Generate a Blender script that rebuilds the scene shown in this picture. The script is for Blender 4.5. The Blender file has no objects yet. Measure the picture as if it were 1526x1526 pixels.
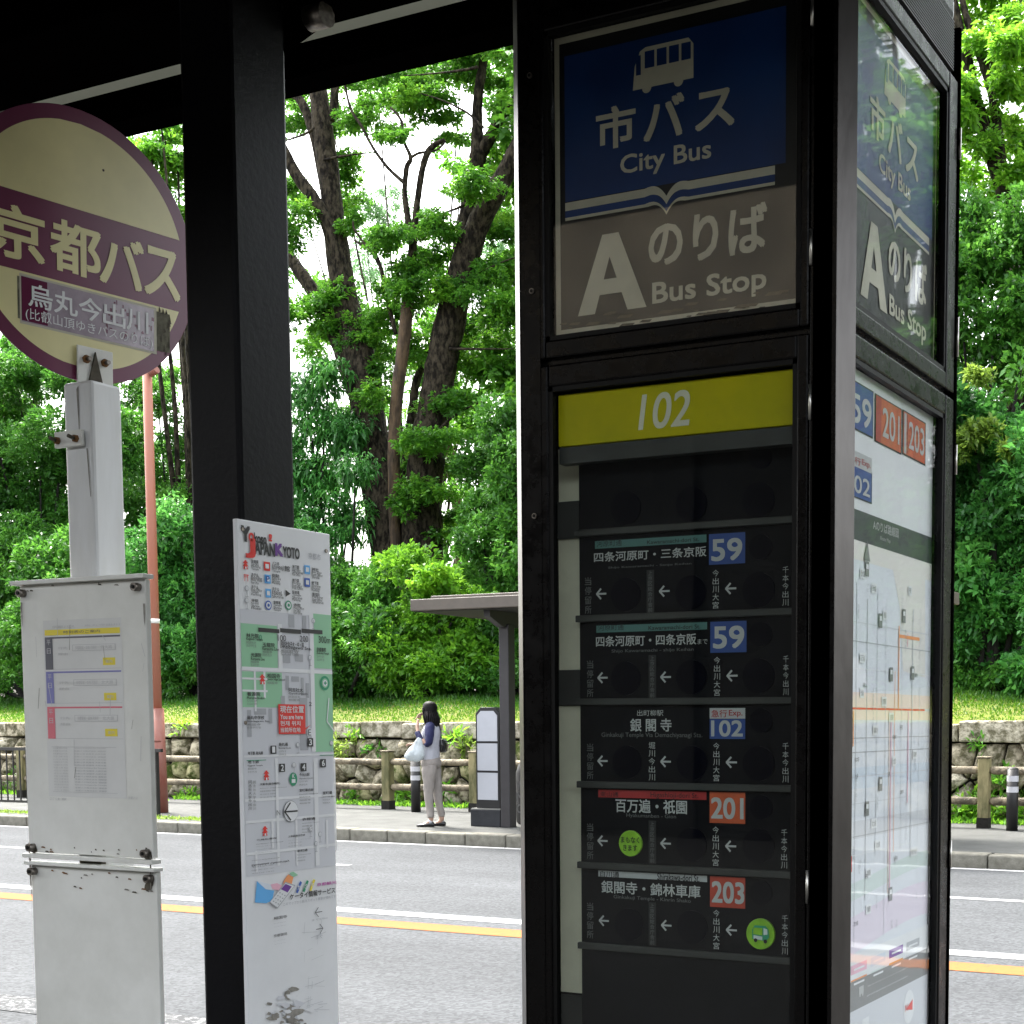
import bpy, math, random
import numpy as np
from mathutils import Vector, Matrix
SC = bpy.context.scene
COL = SC.collection
R = math.radians

# ------------------------------------------------------------------ camera
F, CX, CY, HY, CZ = 2200.0, 1040.0, 1250.0, 1077.0, 1.40      # survey of the photograph (1526 px square)
PITCH = math.atan((CY - HY) / F); YAW = R(26.1)
cam = bpy.data.cameras.new('camera'); co = bpy.data.objects.new('camera', cam); COL.objects.link(co)
co.location = (0, 0, CZ); co.rotation_euler = (math.pi / 2 - PITCH, 0, YAW)
cam.sensor_width = 36; cam.lens = 36 * F / 1526
cam.shift_x = (763 - CX) / 1526; cam.shift_y = (CY - 763) / 1526
cam.clip_start = .05; cam.clip_end = 600
SC.camera = co

# ------------------------------------------------------------------ sky, sun, exposure
SUN_EL, SUN_ROT = R(58), R(-62)          # high soft sun behind thin cloud, from beyond the road on the left
w = bpy.data.worlds.new('World'); SC.world = w; w.use_nodes = True
nt = w.node_tree; bg = nt.nodes['Background']
sky = nt.nodes.new('ShaderNodeTexSky'); sky.sky_type = 'NISHITA'; sky.sun_disc = False
sky.sun_elevation = SUN_EL; sky.sun_rotation = SUN_ROT; sky.air_density = 1.4; sky.dust_density = 6.0; sky.ozone_density = .6
hs = nt.nodes.new('ShaderNodeHueSaturation'); hs.inputs['Saturation'].default_value = .28; hs.inputs['Value'].default_value = 1.0
nt.links.new(sky.outputs[0], hs.inputs['Color'])
nt.links.new(hs.outputs[0], bg.inputs['Color']); bg.inputs['Strength'].default_value = .15
sl = bpy.data.lights.new('sun', 'SUN'); so = bpy.data.objects.new('sun', sl); COL.objects.link(so)
sl.energy = 1.6; sl.angle = R(12); sl.color = (1, .96, .88)
sd = Vector((math.sin(SUN_ROT) * math.cos(SUN_EL), math.cos(SUN_ROT) * math.cos(SUN_EL), math.sin(SUN_EL)))
so.rotation_euler = sd.to_track_quat('Z', 'Y').to_euler(); so.location = (0, 0, 30)
SC.view_settings.view_transform = 'Standard'; SC.view_settings.look = 'None'
SC.view_settings.exposure = 2.7; SC.view_settings.gamma = 1; SC.view_settings.use_curve_mapping = False
SC.render.engine = 'CYCLES'; SC.cycles.max_bounces = 8; SC.cycles.transparent_max_bounces = 16
SC.cycles.caustics_reflective = False; SC.cycles.caustics_refractive = False

# ------------------------------------------------------------------ survey helpers: photo point -> point on a real plane
_fw = np.array([-math.sin(YAW) * math.cos(PITCH), math.cos(YAW) * math.cos(PITCH), -math.sin(PITCH)])
_rt = np.array([math.cos(YAW), math.sin(YAW), 0.]); _up = np.cross(_rt, _fw); _C = np.array([0, 0, CZ])
def ray(x, y): return _fw + _rt * (x - CX) / F - _up * (y - CY) / F
def pY(x, y, Y): d = ray(x, y); return Vector(_C + d * Y / d[1])
def pX(x, y, X): d = ray(x, y); return Vector(_C + d * X / d[0])
def pZ(x, y, Z): d = ray(x, y); return Vector(_C + d * (Z - CZ) / d[2])

# ------------------------------------------------------------------ materials
MATS = {}
K_ = .64
ROUGH = {'wall_stone', 'wall_stone_pale', 'wall_stone_moss', 'coping', 'bark', 'bark_red', 'fence_log', 'fence_post'}
OUTDOOR = set('kerb_concrete pavement fence_log fence_post fence_iron shelter_brown shelter_post shelter_under lightbox_frame lightbox_white concrete_dark concrete_top bollard_black bollard_white bark bark_red bark_dark skin hair shirt_grey sleeve_navy trousers shoe_leather bag_white wall_stone wall_stone_pale wall_stone_moss coping wall_gap red_pole red_pole_low grass_ground soil black_paint column_paint roof_dark rubber board_black near_slabs'.split())
def mat(name, base, rough=.6, metal=0, spec=.5, var=0, vscale=8, bump=0, bscale=40, coat=0, var2=None, stretch=None, detail=5):
    """procedural principled: base colour, optional noise towards var2 (or darker) and bump"""
    if name in MATS: return MATS[name]
    m = bpy.data.materials.new(name); m.use_nodes = True; MATS[name] = m
    if name in ('pavement', 'kerb_concrete', 'near_slabs', 'coping', 'wall_stone', 'wall_stone_pale', 'wall_stone_moss', 'bark'): spec = .15
    if name in OUTDOOR: base = tuple(c * K_ for c in base); var2 = var2 and tuple(c * K_ for c in var2)
    n = m.node_tree.nodes; l = m.node_tree.links; b = n['Principled BSDF']
    b.inputs['Base Color'].default_value = (*base, 1); b.inputs['Roughness'].default_value = rough
    b.inputs['Metallic'].default_value = metal; b.inputs['Specular IOR Level'].default_value = spec
    if coat: b.inputs['Coat Weight'].default_value = coat
    tc = n.new('ShaderNodeTexCoord'); mp = n.new('ShaderNodeMapping'); l.new(tc.outputs['Object'], mp.inputs[0])
    if stretch: mp.inputs['Scale'].default_value = stretch
    if var:
        t = n.new('ShaderNodeTexNoise'); t.inputs['Scale'].default_value = vscale; t.inputs['Detail'].default_value = detail
        t.inputs['Roughness'].default_value = .65; l.new(mp.outputs[0], t.inputs[0])
        r = n.new('ShaderNodeValToRGB'); r.color_ramp.elements[0].position = .42 if name in ROUGH else .35; r.color_ramp.elements[1].position = .59 if name in ROUGH else .68
        c2 = var2 or tuple(c * (1 - var) for c in base)
        r.color_ramp.elements[0].color = (*[a + (b_ - a) * (var if var2 else 1) for a, b_ in zip(base, c2)], 1)
        r.color_ramp.elements[1].color = (*base, 1)
        l.new(t.outputs[0], r.inputs[0]); l.new(r.outputs[0], b.inputs['Base Color'])
    if bump:
        t2 = n.new('ShaderNodeTexNoise'); t2.inputs['Scale'].default_value = bscale; t2.inputs['Detail'].default_value = 6
        l.new(mp.outputs[0], t2.inputs[0]); bp = n.new('ShaderNodeBump'); bp.inputs['Strength'].default_value = bump
        bp.inputs['Distance'].default_value = .06 if name in ROUGH else .02; l.new(t2.outputs[0], bp.inputs['Height']); l.new(bp.outputs[0], b.inputs['Normal'])
    if name == 'black_paint':      # uneven sheen and settled dust
        t4 = n.new('ShaderNodeTexNoise'); t4.inputs['Scale'].default_value = 22; t4.inputs['Detail'].default_value = 9; t4.inputs['Roughness'].default_value = .75; l.new(mp.outputs[0], t4.inputs[0])
        m4 = n.new('ShaderNodeMapRange'); m4.inputs[1].default_value = .35; m4.inputs[2].default_value = .7; m4.inputs[3].default_value = rough * .7; m4.inputs[4].default_value = rough * 1.9
        l.new(t4.outputs[0], m4.inputs[0]); l.new(m4.outputs[0], b.inputs['Roughness'])
    return m
def glassmat(name, tint=(1, 1, 1), base=.04, wave=0):
    m = bpy.data.materials.new(name); m.use_nodes = True; n = m.node_tree.nodes; l = m.node_tree.links
    n.remove(n['Principled BSDF']); out = n['Material Output']
    tr = n.new('ShaderNodeBsdfTransparent'); tr.inputs[0].default_value = (*tint, 1)
    gl = n.new('ShaderNodeBsdfAnisotropic'); gl.inputs['Roughness'].default_value = .02; gl.inputs[0].default_value = (1, 1, 1, 1)
    lw = n.new('ShaderNodeLayerWeight'); lw.inputs[0].default_value = .5
    pw = n.new('ShaderNodeMath'); pw.operation = 'POWER'; pw.inputs[1].default_value = 5; l.new(lw.outputs['Facing'], pw.inputs[0])
    ma = n.new('ShaderNodeMath'); ma.operation = 'MULTIPLY_ADD'; ma.inputs[1].default_value = .42; ma.inputs[2].default_value = base
    l.new(pw.outputs[0], ma.inputs[0])
    if wave:
        tc = n.new('ShaderNodeTexCoord'); t = n.new('ShaderNodeTexNoise'); t.inputs['Scale'].default_value = 9; t.inputs['Detail'].default_value = 1
        l.new(tc.outputs['Object'], t.inputs[0]); bp = n.new('ShaderNodeBump'); bp.inputs['Strength'].default_value = wave; bp.inputs['Distance'].default_value = .01
        l.new(t.outputs[0], bp.inputs['Height']); l.new(bp.outputs[0], gl.inputs['Normal'])
    mx = n.new('ShaderNodeMixShader'); l.new(ma.outputs[0], mx.inputs[0]); l.new(tr.outputs[0], mx.inputs[1]); l.new(gl.outputs[0], mx.inputs[2])
    l.new(mx.outputs[0], out.inputs[0]); MATS[name] = m; return m
def sheetmat(name, col):
    m = bpy.data.materials.new(name); m.use_nodes = True; n = m.node_tree.nodes; l = m.node_tree.links; MATS[name] = m
    t = n.new('ShaderNodeBsdfTranslucent'); t.inputs[0].default_value = (*col, 1); mx = n.new('ShaderNodeMixShader'); mx.inputs[0].default_value = .5
    n['Principled BSDF'].inputs['Base Color'].default_value = (.3, .31, .30, 1); l.new(n['Principled BSDF'].outputs[0], mx.inputs[1]); l.new(t.outputs[0], mx.inputs[2]); l.new(mx.outputs[0], n['Material Output'].inputs[0]); return m
def leafmat(name, c1, c2, c3, trans=.35):
    c1, c2, c3 = [tuple(v * k * K_ * 1.55 for v, k in zip(c, (.76, 1.04, 1.2))) for c in (c1, c2, c3)]
    m = bpy.data.materials.new(name); m.use_nodes = True; n = m.node_tree.nodes; l = m.node_tree.links
    b = n['Principled BSDF']; out = n['Material Output']; b.inputs['Roughness'].default_value = .42; b.inputs['Specular IOR Level'].default_value = .45
    a = n.new('ShaderNodeAttribute'); a.attribute_name = 'tint'; r = n.new('ShaderNodeValToRGB'); l.new(a.outputs['Fac'], r.inputs[0])
    e = r.color_ramp.elements; e[0].color = (*c1, 1); e[1].color = (*c3, 1); x = e.new(.55); x.color = (*c2, 1)
    l.new(r.outputs[0], b.inputs['Base Color'])
    t = n.new('ShaderNodeBsdfTranslucent'); hs = n.new('ShaderNodeHueSaturation'); hs.inputs['Value'].default_value = 1.5; hs.inputs['Hue'].default_value = .485
    l.new(r.outputs[0], hs.inputs['Color']); l.new(hs.outputs[0], t.inputs[0])
    mx = n.new('ShaderNodeMixShader'); mx.inputs[0].default_value = trans
    l.new(b.outputs[0], mx.inputs[1]); l.new(t.outputs[0], mx.inputs[2]); l.new(mx.outputs[0], out.inputs[0]); MATS[name] = m; return m

mat('black_paint', (.0026, .0020, .0023), .24, spec=.16, var=.35, vscale=14, bump=.02, bscale=60)
mat('column_paint', (.0040, .0043, .0066), .42, spec=.12, var=.4, vscale=6, bump=.05, bscale=90)
mat('roof_dark', (.0022, .0019, .0019), .7, spec=0, var=.5, vscale=5)
mat('ceiling_board', (.42, .43, .40), .7, var=.3, vscale=3)
mat('steel', (.155, .145, .14), .3, 1, var=.45, vscale=5, stretch=(1, 1, .25), bump=.03, bscale=80)
mat('hinge_steel', (.62, .60, .55), .35, 1)
mat('rubber', (.002, .002, .002), .5, spec=.2)
mat('board_black', (.0090, .0092, .0125), .5, spec=.06, var=.3, vscale=20)
mat('hole_dark', (.0010, .0012, .0045), .3, spec=.04)
mat('rail_grey', (.045, .045, .042), .5, .3, var=.3, vscale=12)
mat('letter_white', (.46, .46, .45), .5)
mat('letter_khaki', (.60, .57, .45), .5, var=.25, vscale=9)
mat('letter_dim', (.13, .13, .13), .5)
mat('sign_blue', (.002, .036, .17), .4, var=.35, vscale=5)
mat('sign_black', (.003, .003, .004), .4)
mat('badge_blue', (.018, .06, .25), .4)
mat('badge_red', (.50, .06, .03), .45, var=.2, vscale=40)
mat('badge_orange', (.60, .10, .028), .45, var=.25, vscale=40)
mat('badge_white', (.45, .45, .45), .5)
mat('red_text', (.36, .02, .02), .5)
mat('teal', (.065, .17, .155), .5)
mat('yellow_sign', (.64, .53, .0), .35, var=.6, vscale=7, var2=(.38, .37, .004), spec=.2)
mat('green_disc', (.30, .62, .03), .35, var=.3, vscale=60)
mat('paper_cream', (.88, .82, .62), .6, var=.25, vscale=5)
mat('poster_white', (.80, .81, .82), .45, var=.10, vscale=5)
mat('print_black', (.02, .02, .02), .5)
mat('print_grey', (.40, .41, .43), .6)
mat('print_lightgrey', (.62, .63, .66), .6)
mat('print_paleblue', (.64, .70, .77), .6)
mat('print_lavender', (.72, .74, .78), .6)
mat('print_green', (.30, .58, .36), .6)
mat('print_darkgreen', (.03, .30, .15), .6)
mat('print_red', (.74, .03, .02), .5)
mat('print_purple', (.16, .04, .30), .5)
mat('print_magenta', (.50, .05, .35), .5)
mat('print_blue', (.04, .12, .45), .5)
mat('print_skyblue', (.12, .42, .80), .5)
mat('print_pink', (.80, .45, .55), .5)
mat('print_orange', (.85, .33, .12), .5)
mat('print_peach', (.84, .68, .60), .6)
mat('print_beige', (.76, .73, .68), .6)
mat('print_lilac', (.74, .66, .75), .6)
mat('print_mint', (.62, .70, .67), .6)
mat('print_brown', (.5, .28, .06), .6)
mat('print_darkband', (.06, .075, .07), .4, var=.4, vscale=7)
mat('print_midband', (.20, .205, .20), .4)
mat('print_yellow', (.80, .66, .05), .5)
mat('faded_black', (.12, .12, .14), .6); mat('faded_blue', (.22, .22, .48), .6); mat('faded_red', (.70, .18, .22), .6)
mat('faded_grey', (.52, .52, .52), .6); mat('faded_paper', (.70, .70, .68), .5, var=.08, vscale=6)
mat('white_enamel', (.83, .83, .79), .4, var=.9, vscale=3.2, var2=(.62, .62, .57), bump=.03, bscale=30, detail=9)
mat('pole_white', (.72, .73, .74), .38, var=.9, vscale=9, var2=(.56, .56, .54), stretch=(1, 1, .2))
mat('disc_cream', (.86, .79, .42), .3, var=.18, vscale=3)
mat('disc_maroon', (.17, .035, .085), .3, var=.15, vscale=4)
mat('sticker_mauve', (.44, .37, .43), .15, var=.25, vscale=30)
mat('sticker_maroon', (.13, .02, .06), .2)
mat('sticker_residue', (.20, .19, .13), .8, var=.6, vscale=60)
mat('rust', (.22, .10, .03), .8, var=.5, vscale=60)
mat('grime', (.10, .085, .06), .8, var=.5, vscale=60)
mat('bolt_steel', (.30, .27, .24), .4, 1, var=.5, vscale=90)
mat('dirt_residue', (.36, .34, .30), .8, var=.5, vscale=50)
mat('red_pole', (.58, .20, .12), .5, var=.5, vscale=2.5, var2=(.50, .24, .17), detail=8)
mat('red_pole_low', (.34, .09, .06), .55, var=.6, vscale=5, var2=(.36, .19, .15), detail=8)
mat('wall_stone', (.64, .57, .42), .9, var=.9, vscale=6.5, var2=(.085, .08, .035), bump=1, bscale=11, detail=9)
mat('wall_stone_pale', (.78, .72, .56), .9, var=.85, vscale=7, var2=(.13, .12, .06), bump=.9, bscale=14, detail=9)
mat('wall_stone_moss', (.52, .49, .27), .9, var=.97, vscale=6, var2=(.055, .09, .010), bump=1, bscale=11, detail=9)
mat('coping', (.66, .61, .49), .9, var=.85, vscale=6, var2=(.14, .13, .075), bump=.5, bscale=16, detail=9)
mat('wall_gap', (.014, .013, .008), .95, bump=.5, bscale=9)
mat('kerb_concrete', (.29, .28, .24), .85, var=.7, vscale=7, var2=(.11, .105, .08), bump=.3, bscale=40, detail=9)
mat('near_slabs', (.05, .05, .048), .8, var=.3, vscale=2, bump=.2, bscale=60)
mat('pavement', (.14, .143, .137), .85, var=.35, vscale=2.2, bump=.25, bscale=90, detail=10)
mat('fence_log', (.36, .30, .20), .8, var=.8, vscale=7, var2=(.06, .05, .03), bump=.4, bscale=30)
mat('fence_post', (.38, .33, .16), .8, var=.8, vscale=4, var2=(.07, .08, .02), bump=.4, bscale=30, stretch=(1, 1, .3))
mat('fence_iron', (.02, .018, .018), .5, var=.3, vscale=9)
mat('shelter_brown', (.15, .125, .10), .6, var=.25, vscale=3)
mat('shelter_post', (.040, .036, .040), .5, var=.25, vscale=6)
mat('shelter_under', (.012, .011, .010), .8)
mat('lightbox_frame', (.008, .008, .010), .5)
mat('lightbox_white', (.66, .68, .74), .5, var=.12, vscale=2)
mat('concrete_dark', (.028, .031, .038), .8, var=.4, vscale=5, bump=.2)
mat('concrete_top', (.28, .28, .26), .8)
mat('bollard_black', (.008, .0075, .008), .5); mat('bollard_white', (.7, .7, .74), .4)
mat('bark', (.085, .070, .048), .95, var=.97, vscale=11, var2=(.010, .008, .006), bump=1, bscale=16, stretch=(1, 1, .45), detail=10)
mat('bark_red', (.15, .095, .05), .9, var=.9, vscale=5, var2=(.04, .025, .015), bump=.8, bscale=18, stretch=(1, 1, .3), detail=9)
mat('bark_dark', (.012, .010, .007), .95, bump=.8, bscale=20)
mat('plaster_pale', (.30, .25, .18), .9, var=.5, vscale=1.2, detail=8)
mat('timber_dark', (.006, .005, .004), .8, var=.4, vscale=4)
mat('skin', (.52, .32, .23), .55); mat('hair', (.006, .0045, .005), .6, spec=.15, var=.4, vscale=30, stretch=(6, 6, .6))
mat('shirt_grey', (.60, .61, .68), .85, bump=.35, bscale=22, var=.15, vscale=9); mat('sleeve_navy', (.014, .018, .085), .85, bump=.3, bscale=25)
mat('trousers', (.42, .38, .35), .85, bump=.6, bscale=14, var=.25, vscale=9, stretch=(1, 1, .5)); mat('shoe_leather', (.012, .012, .013), .25)
mat('bag_white', (.66, .73, .76), .5, var=.2, vscale=9, bump=.4, bscale=20)
mat('lip', (.45, .16, .14), .5)
glassmat('door_glass', (.92, .95, .94), .016)
glassmat('sign_glass', (.97, .98, .97), .02)
glassmat('side_glass', (.97, .98, .98), .03, wave=.02)

sheetmat('milky_sheet', (.20, .205, .185))
# asphalt: aggregate speckle
def asphalt():
    m = bpy.data.materials.new('asphalt'); m.use_nodes = True; MATS['asphalt'] = m
    n = m.node_tree.nodes; l = m.node_tree.links; b = n['Principled BSDF']; b.inputs['Roughness'].default_value = .9; b.inputs['Specular IOR Level'].default_value = .12
    tc = n.new('ShaderNodeTexCoord')
    v = n.new('ShaderNodeTexVoronoi'); v.inputs['Scale'].default_value = 48; l.new(tc.outputs['Object'], v.inputs[0])
    r = n.new('ShaderNodeValToRGB'); r.color_ramp.elements[0].color = (.032, .0345, .037, 1); r.color_ramp.elements[1].color = (.070, .074, .079, 1)
    l.new(v.outputs['Color'], r.inputs[0])
    t = n.new('ShaderNodeTexNoise'); t.inputs['Scale'].default_value = .55; t.inputs['Detail'].default_value = 8; l.new(tc.outputs['Object'], t.inputs[0])
    mp = n.new('ShaderNodeMapping'); mp.inputs['Scale'].default_value = (.12, 1.4, 1); l.new(tc.outputs['Object'], mp.inputs[0])
    t3 = n.new('ShaderNodeTexNoise'); t3.inputs['Scale'].default_value = 1; t3.inputs['Detail'].default_value = 3; l.new(mp.outputs[0], t3.inputs[0])
    ad = n.new('ShaderNodeMath'); ad.operation = 'ADD'; l.new(t.outputs[0], ad.inputs[0]); l.new(t3.outputs[0], ad.inputs[1])
    mr = n.new('ShaderNodeMapRange'); mr.inputs[1].default_value = .7; mr.inputs[2].default_value = 1.3; mr.inputs[3].default_value = .82; mr.inputs[4].default_value = 1.15
    l.new(ad.outputs[0], mr.inputs[0])
    mx = n.new('ShaderNodeVectorMath'); mx.operation = 'SCALE'; l.new(r.outputs[0], mx.inputs[0]); l.new(mr.outputs[0], mx.inputs['Scale'])
    l.new(mx.outputs[0], b.inputs['Base Color'])
    bp = n.new('ShaderNodeBump'); bp.inputs['Strength'].default_value = .5; bp.inputs['Distance'].default_value = .004
    l.new(v.outputs['Distance'], bp.inputs['Height']); l.new(bp.outputs[0], b.inputs['Normal'])
asphalt()
def linemat(name, base, wear):
    m = mat(name, base, .85, spec=.12); n = m.node_tree.nodes; l = m.node_tree.links; b = n['Principled BSDF']
    tc = n.new('ShaderNodeTexCoord'); t = n.new('ShaderNodeTexNoise'); t.inputs['Scale'].default_value = 30; t.inputs['Detail'].default_value = 8; t.inputs['Roughness'].default_value = .8
    l.new(tc.outputs['Object'], t.inputs[0]); r = n.new('ShaderNodeValToRGB'); r.color_ramp.elements[0].position = wear; r.color_ramp.elements[1].position = wear + .08
    r.color_ramp.elements[0].color = (.036, .038, .040, 1); r.color_ramp.elements[1].color = (*base, 1)
    l.new(t.outputs[0], r.inputs[0]); l.new(r.outputs[0], b.inputs['Base Color']); return m
linemat('line_white', (.26, .265, .27), .38); linemat('line_white_worn', (.15, .153, .156), .50); linemat('line_yellow', (.235, .080, .024), .36)
def soilmat():
    m = mat('soil', (.10, .085, .05), 1, var=.6, vscale=2.5, var2=(.07, .11, .02), bump=.5, bscale=8); return m
soilmat()
mat('grass_ground', (.17, .23, .016), 1, var=.8, vscale=1.6, var2=(.15, .14, .02), bump=.6, bscale=12)

# ------------------------------------------------------------------ mesh builder
def rootloc(o):
    v = Vector((0, 0, 0))
    while o is not None: v += o.location; o = o.parent
    return v
def link(name, me, m, parent=None):
    o = bpy.data.objects.new(name, me); COL.objects.link(o)
    if m and not me.materials: me.materials.append(MATS[m] if isinstance(m, str) else m)
    if parent is not None: o.parent = parent
    return o
class MB:
    def __init__(s): s.v = []; s.f = []; s.sm = []
    def add(s, vs, fs, smooth=False):
        k = len(s.v); s.v += [tuple(v) for v in vs]; s.f += [tuple(i + k for i in f) for f in fs]; s.sm += [smooth] * len(fs); return s
    def box(s, x0, x1, y0, y1, z0, z1):
        return s.add([(x0, y0, z0), (x1, y0, z0), (x1, y1, z0), (x0, y1, z0), (x0, y0, z1), (x1, y0, z1), (x1, y1, z1), (x0, y1, z1)],
                     [(0, 3, 2, 1), (4, 5, 6, 7), (0, 1, 5, 4), (1, 2, 6, 5), (2, 3, 7, 6), (3, 0, 4, 7)])
    def obox(s, c, ax, ay, az, hx, hy, hz):
        c = Vector(c); vs = []
        for k in (-1, 1):
            for i, j in ((-1, -1), (1, -1), (1, 1), (-1, 1)): vs.append(c + ax * i * hx + ay * j * hy + az * k * hz)
        return s.add(vs, [(0, 3, 2, 1), (4, 5, 6, 7), (0, 1, 5, 4), (1, 2, 6, 5), (2, 3, 7, 6), (3, 0, 4, 7)])
    def prism(s, poly, n, smooth=False):
        """poly: list of points, extruded by vector n"""
        k = len(poly); n = Vector(n); vs = [Vector(p) for p in poly] + [Vector(p) + n for p in poly]
        return s.add(vs, [tuple(range(k))[::-1], tuple(range(k, 2 * k))] + [(i, (i + 1) % k, k + (i + 1) % k, k + i) for i in range(k)], smooth)
    def tube(s, pts, rad, n=10, cap=True, jit=0, rng=None):
        pts = [Vector(p) for p in pts]; rad = rad if isinstance(rad, (list, tuple)) else [rad] * len(pts); vs = []; fs = []
        for i, p in enumerate(pts):
            t = (pts[min(i + 1, len(pts) - 1)] - pts[max(i - 1, 0)]).normalized()
            if i == 0: a = t.cross(Vector((.13, .2, 1)) if abs(t.z) < .9 else Vector((1, 0, 0))).normalized()
            else: a = (a - t * a.dot(t)).normalized()
            b = t.cross(a)
            for k in range(n):
                q = rad[i] * (1 + (rng.uniform(-jit, jit) if jit else 0)); an = 2 * math.pi * k / n
                vs.append(p + a * math.cos(an) * q + b * math.sin(an) * q)
        for i in range(len(pts) - 1):
            for k in range(n): fs.append((i * n + k, i * n + (k + 1) % n, (i + 1) * n + (k + 1) % n, (i + 1) * n + k))
        s.add(vs, fs, True)
        if cap:
            b0 = len(s.v) - len(vs); s.f.append(tuple(b0 + k for k in range(n))[::-1]); s.f.append(tuple(b0 + (len(pts) - 1) * n + k for k in range(n))); s.sm += [False] * 2
        return s
    def disc(s, c, u, v, r, thick, n=32):
        c = Vector(c); nn = u.cross(v).normalized()
        return s.prism([c + u * r * math.cos(2 * math.pi * k / n) + v * r * math.sin(2 * math.pi * k / n) for k in range(n)], nn * thick)
    def loft(s, rings, n=16, cap=True):
        """rings: (centre, ux, uy) ellipse vectors"""
        vs = []
        for c, ux, uy in rings:
            for k in range(n):
                a = 2 * math.pi * k / n; vs.append(Vector(c) + Vector(ux) * math.cos(a) + Vector(uy) * math.sin(a))
        fs = [(i * n + k, i * n + (k + 1) % n, (i + 1) * n + (k + 1) % n, (i + 1) * n + k) for i in range(len(rings) - 1) for k in range(n)]
        if cap: fs += [tuple(range(n))[::-1], tuple((len(rings) - 1) * n + k for k in range(n))]
        return s.add(vs, fs, True)
    def build(s, name, m, parent=None, bevel=0, seg=2, local=False, sub=0):
        off = Vector((0, 0, 0)) if (parent is None or local) else rootloc(parent)
        me = bpy.data.meshes.new(name); me.from_pydata([tuple(Vector(v) - off) for v in s.v], [], s.f); me.update()
        me.polygons.foreach_set('use_smooth', s.sm)
        o = link(name, me, m, parent)
        if bevel:
            b = o.modifiers.new('b', 'BEVEL'); b.width = bevel; b.segments = seg; b.limit_method = 'ANGLE'; b.angle_limit = R(40)
        if sub:
            b = o.modifiers.new('s', 'SUBSURF'); b.levels = sub; b.render_levels = sub
        return o
def tag(o, label=None, cat=None, group=None, kind=None):
    if label: o['label'] = label
    if cat: o['category'] = cat
    if group: o['group'] = group
    if kind: o['kind'] = kind
    return o
def thing(name, loc, label, cat, group=None):
    o = bpy.data.objects.new(name, None); COL.objects.link(o); o.location = loc; o.empty_display_size = .1
    return tag(o, label, cat, group)

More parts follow.
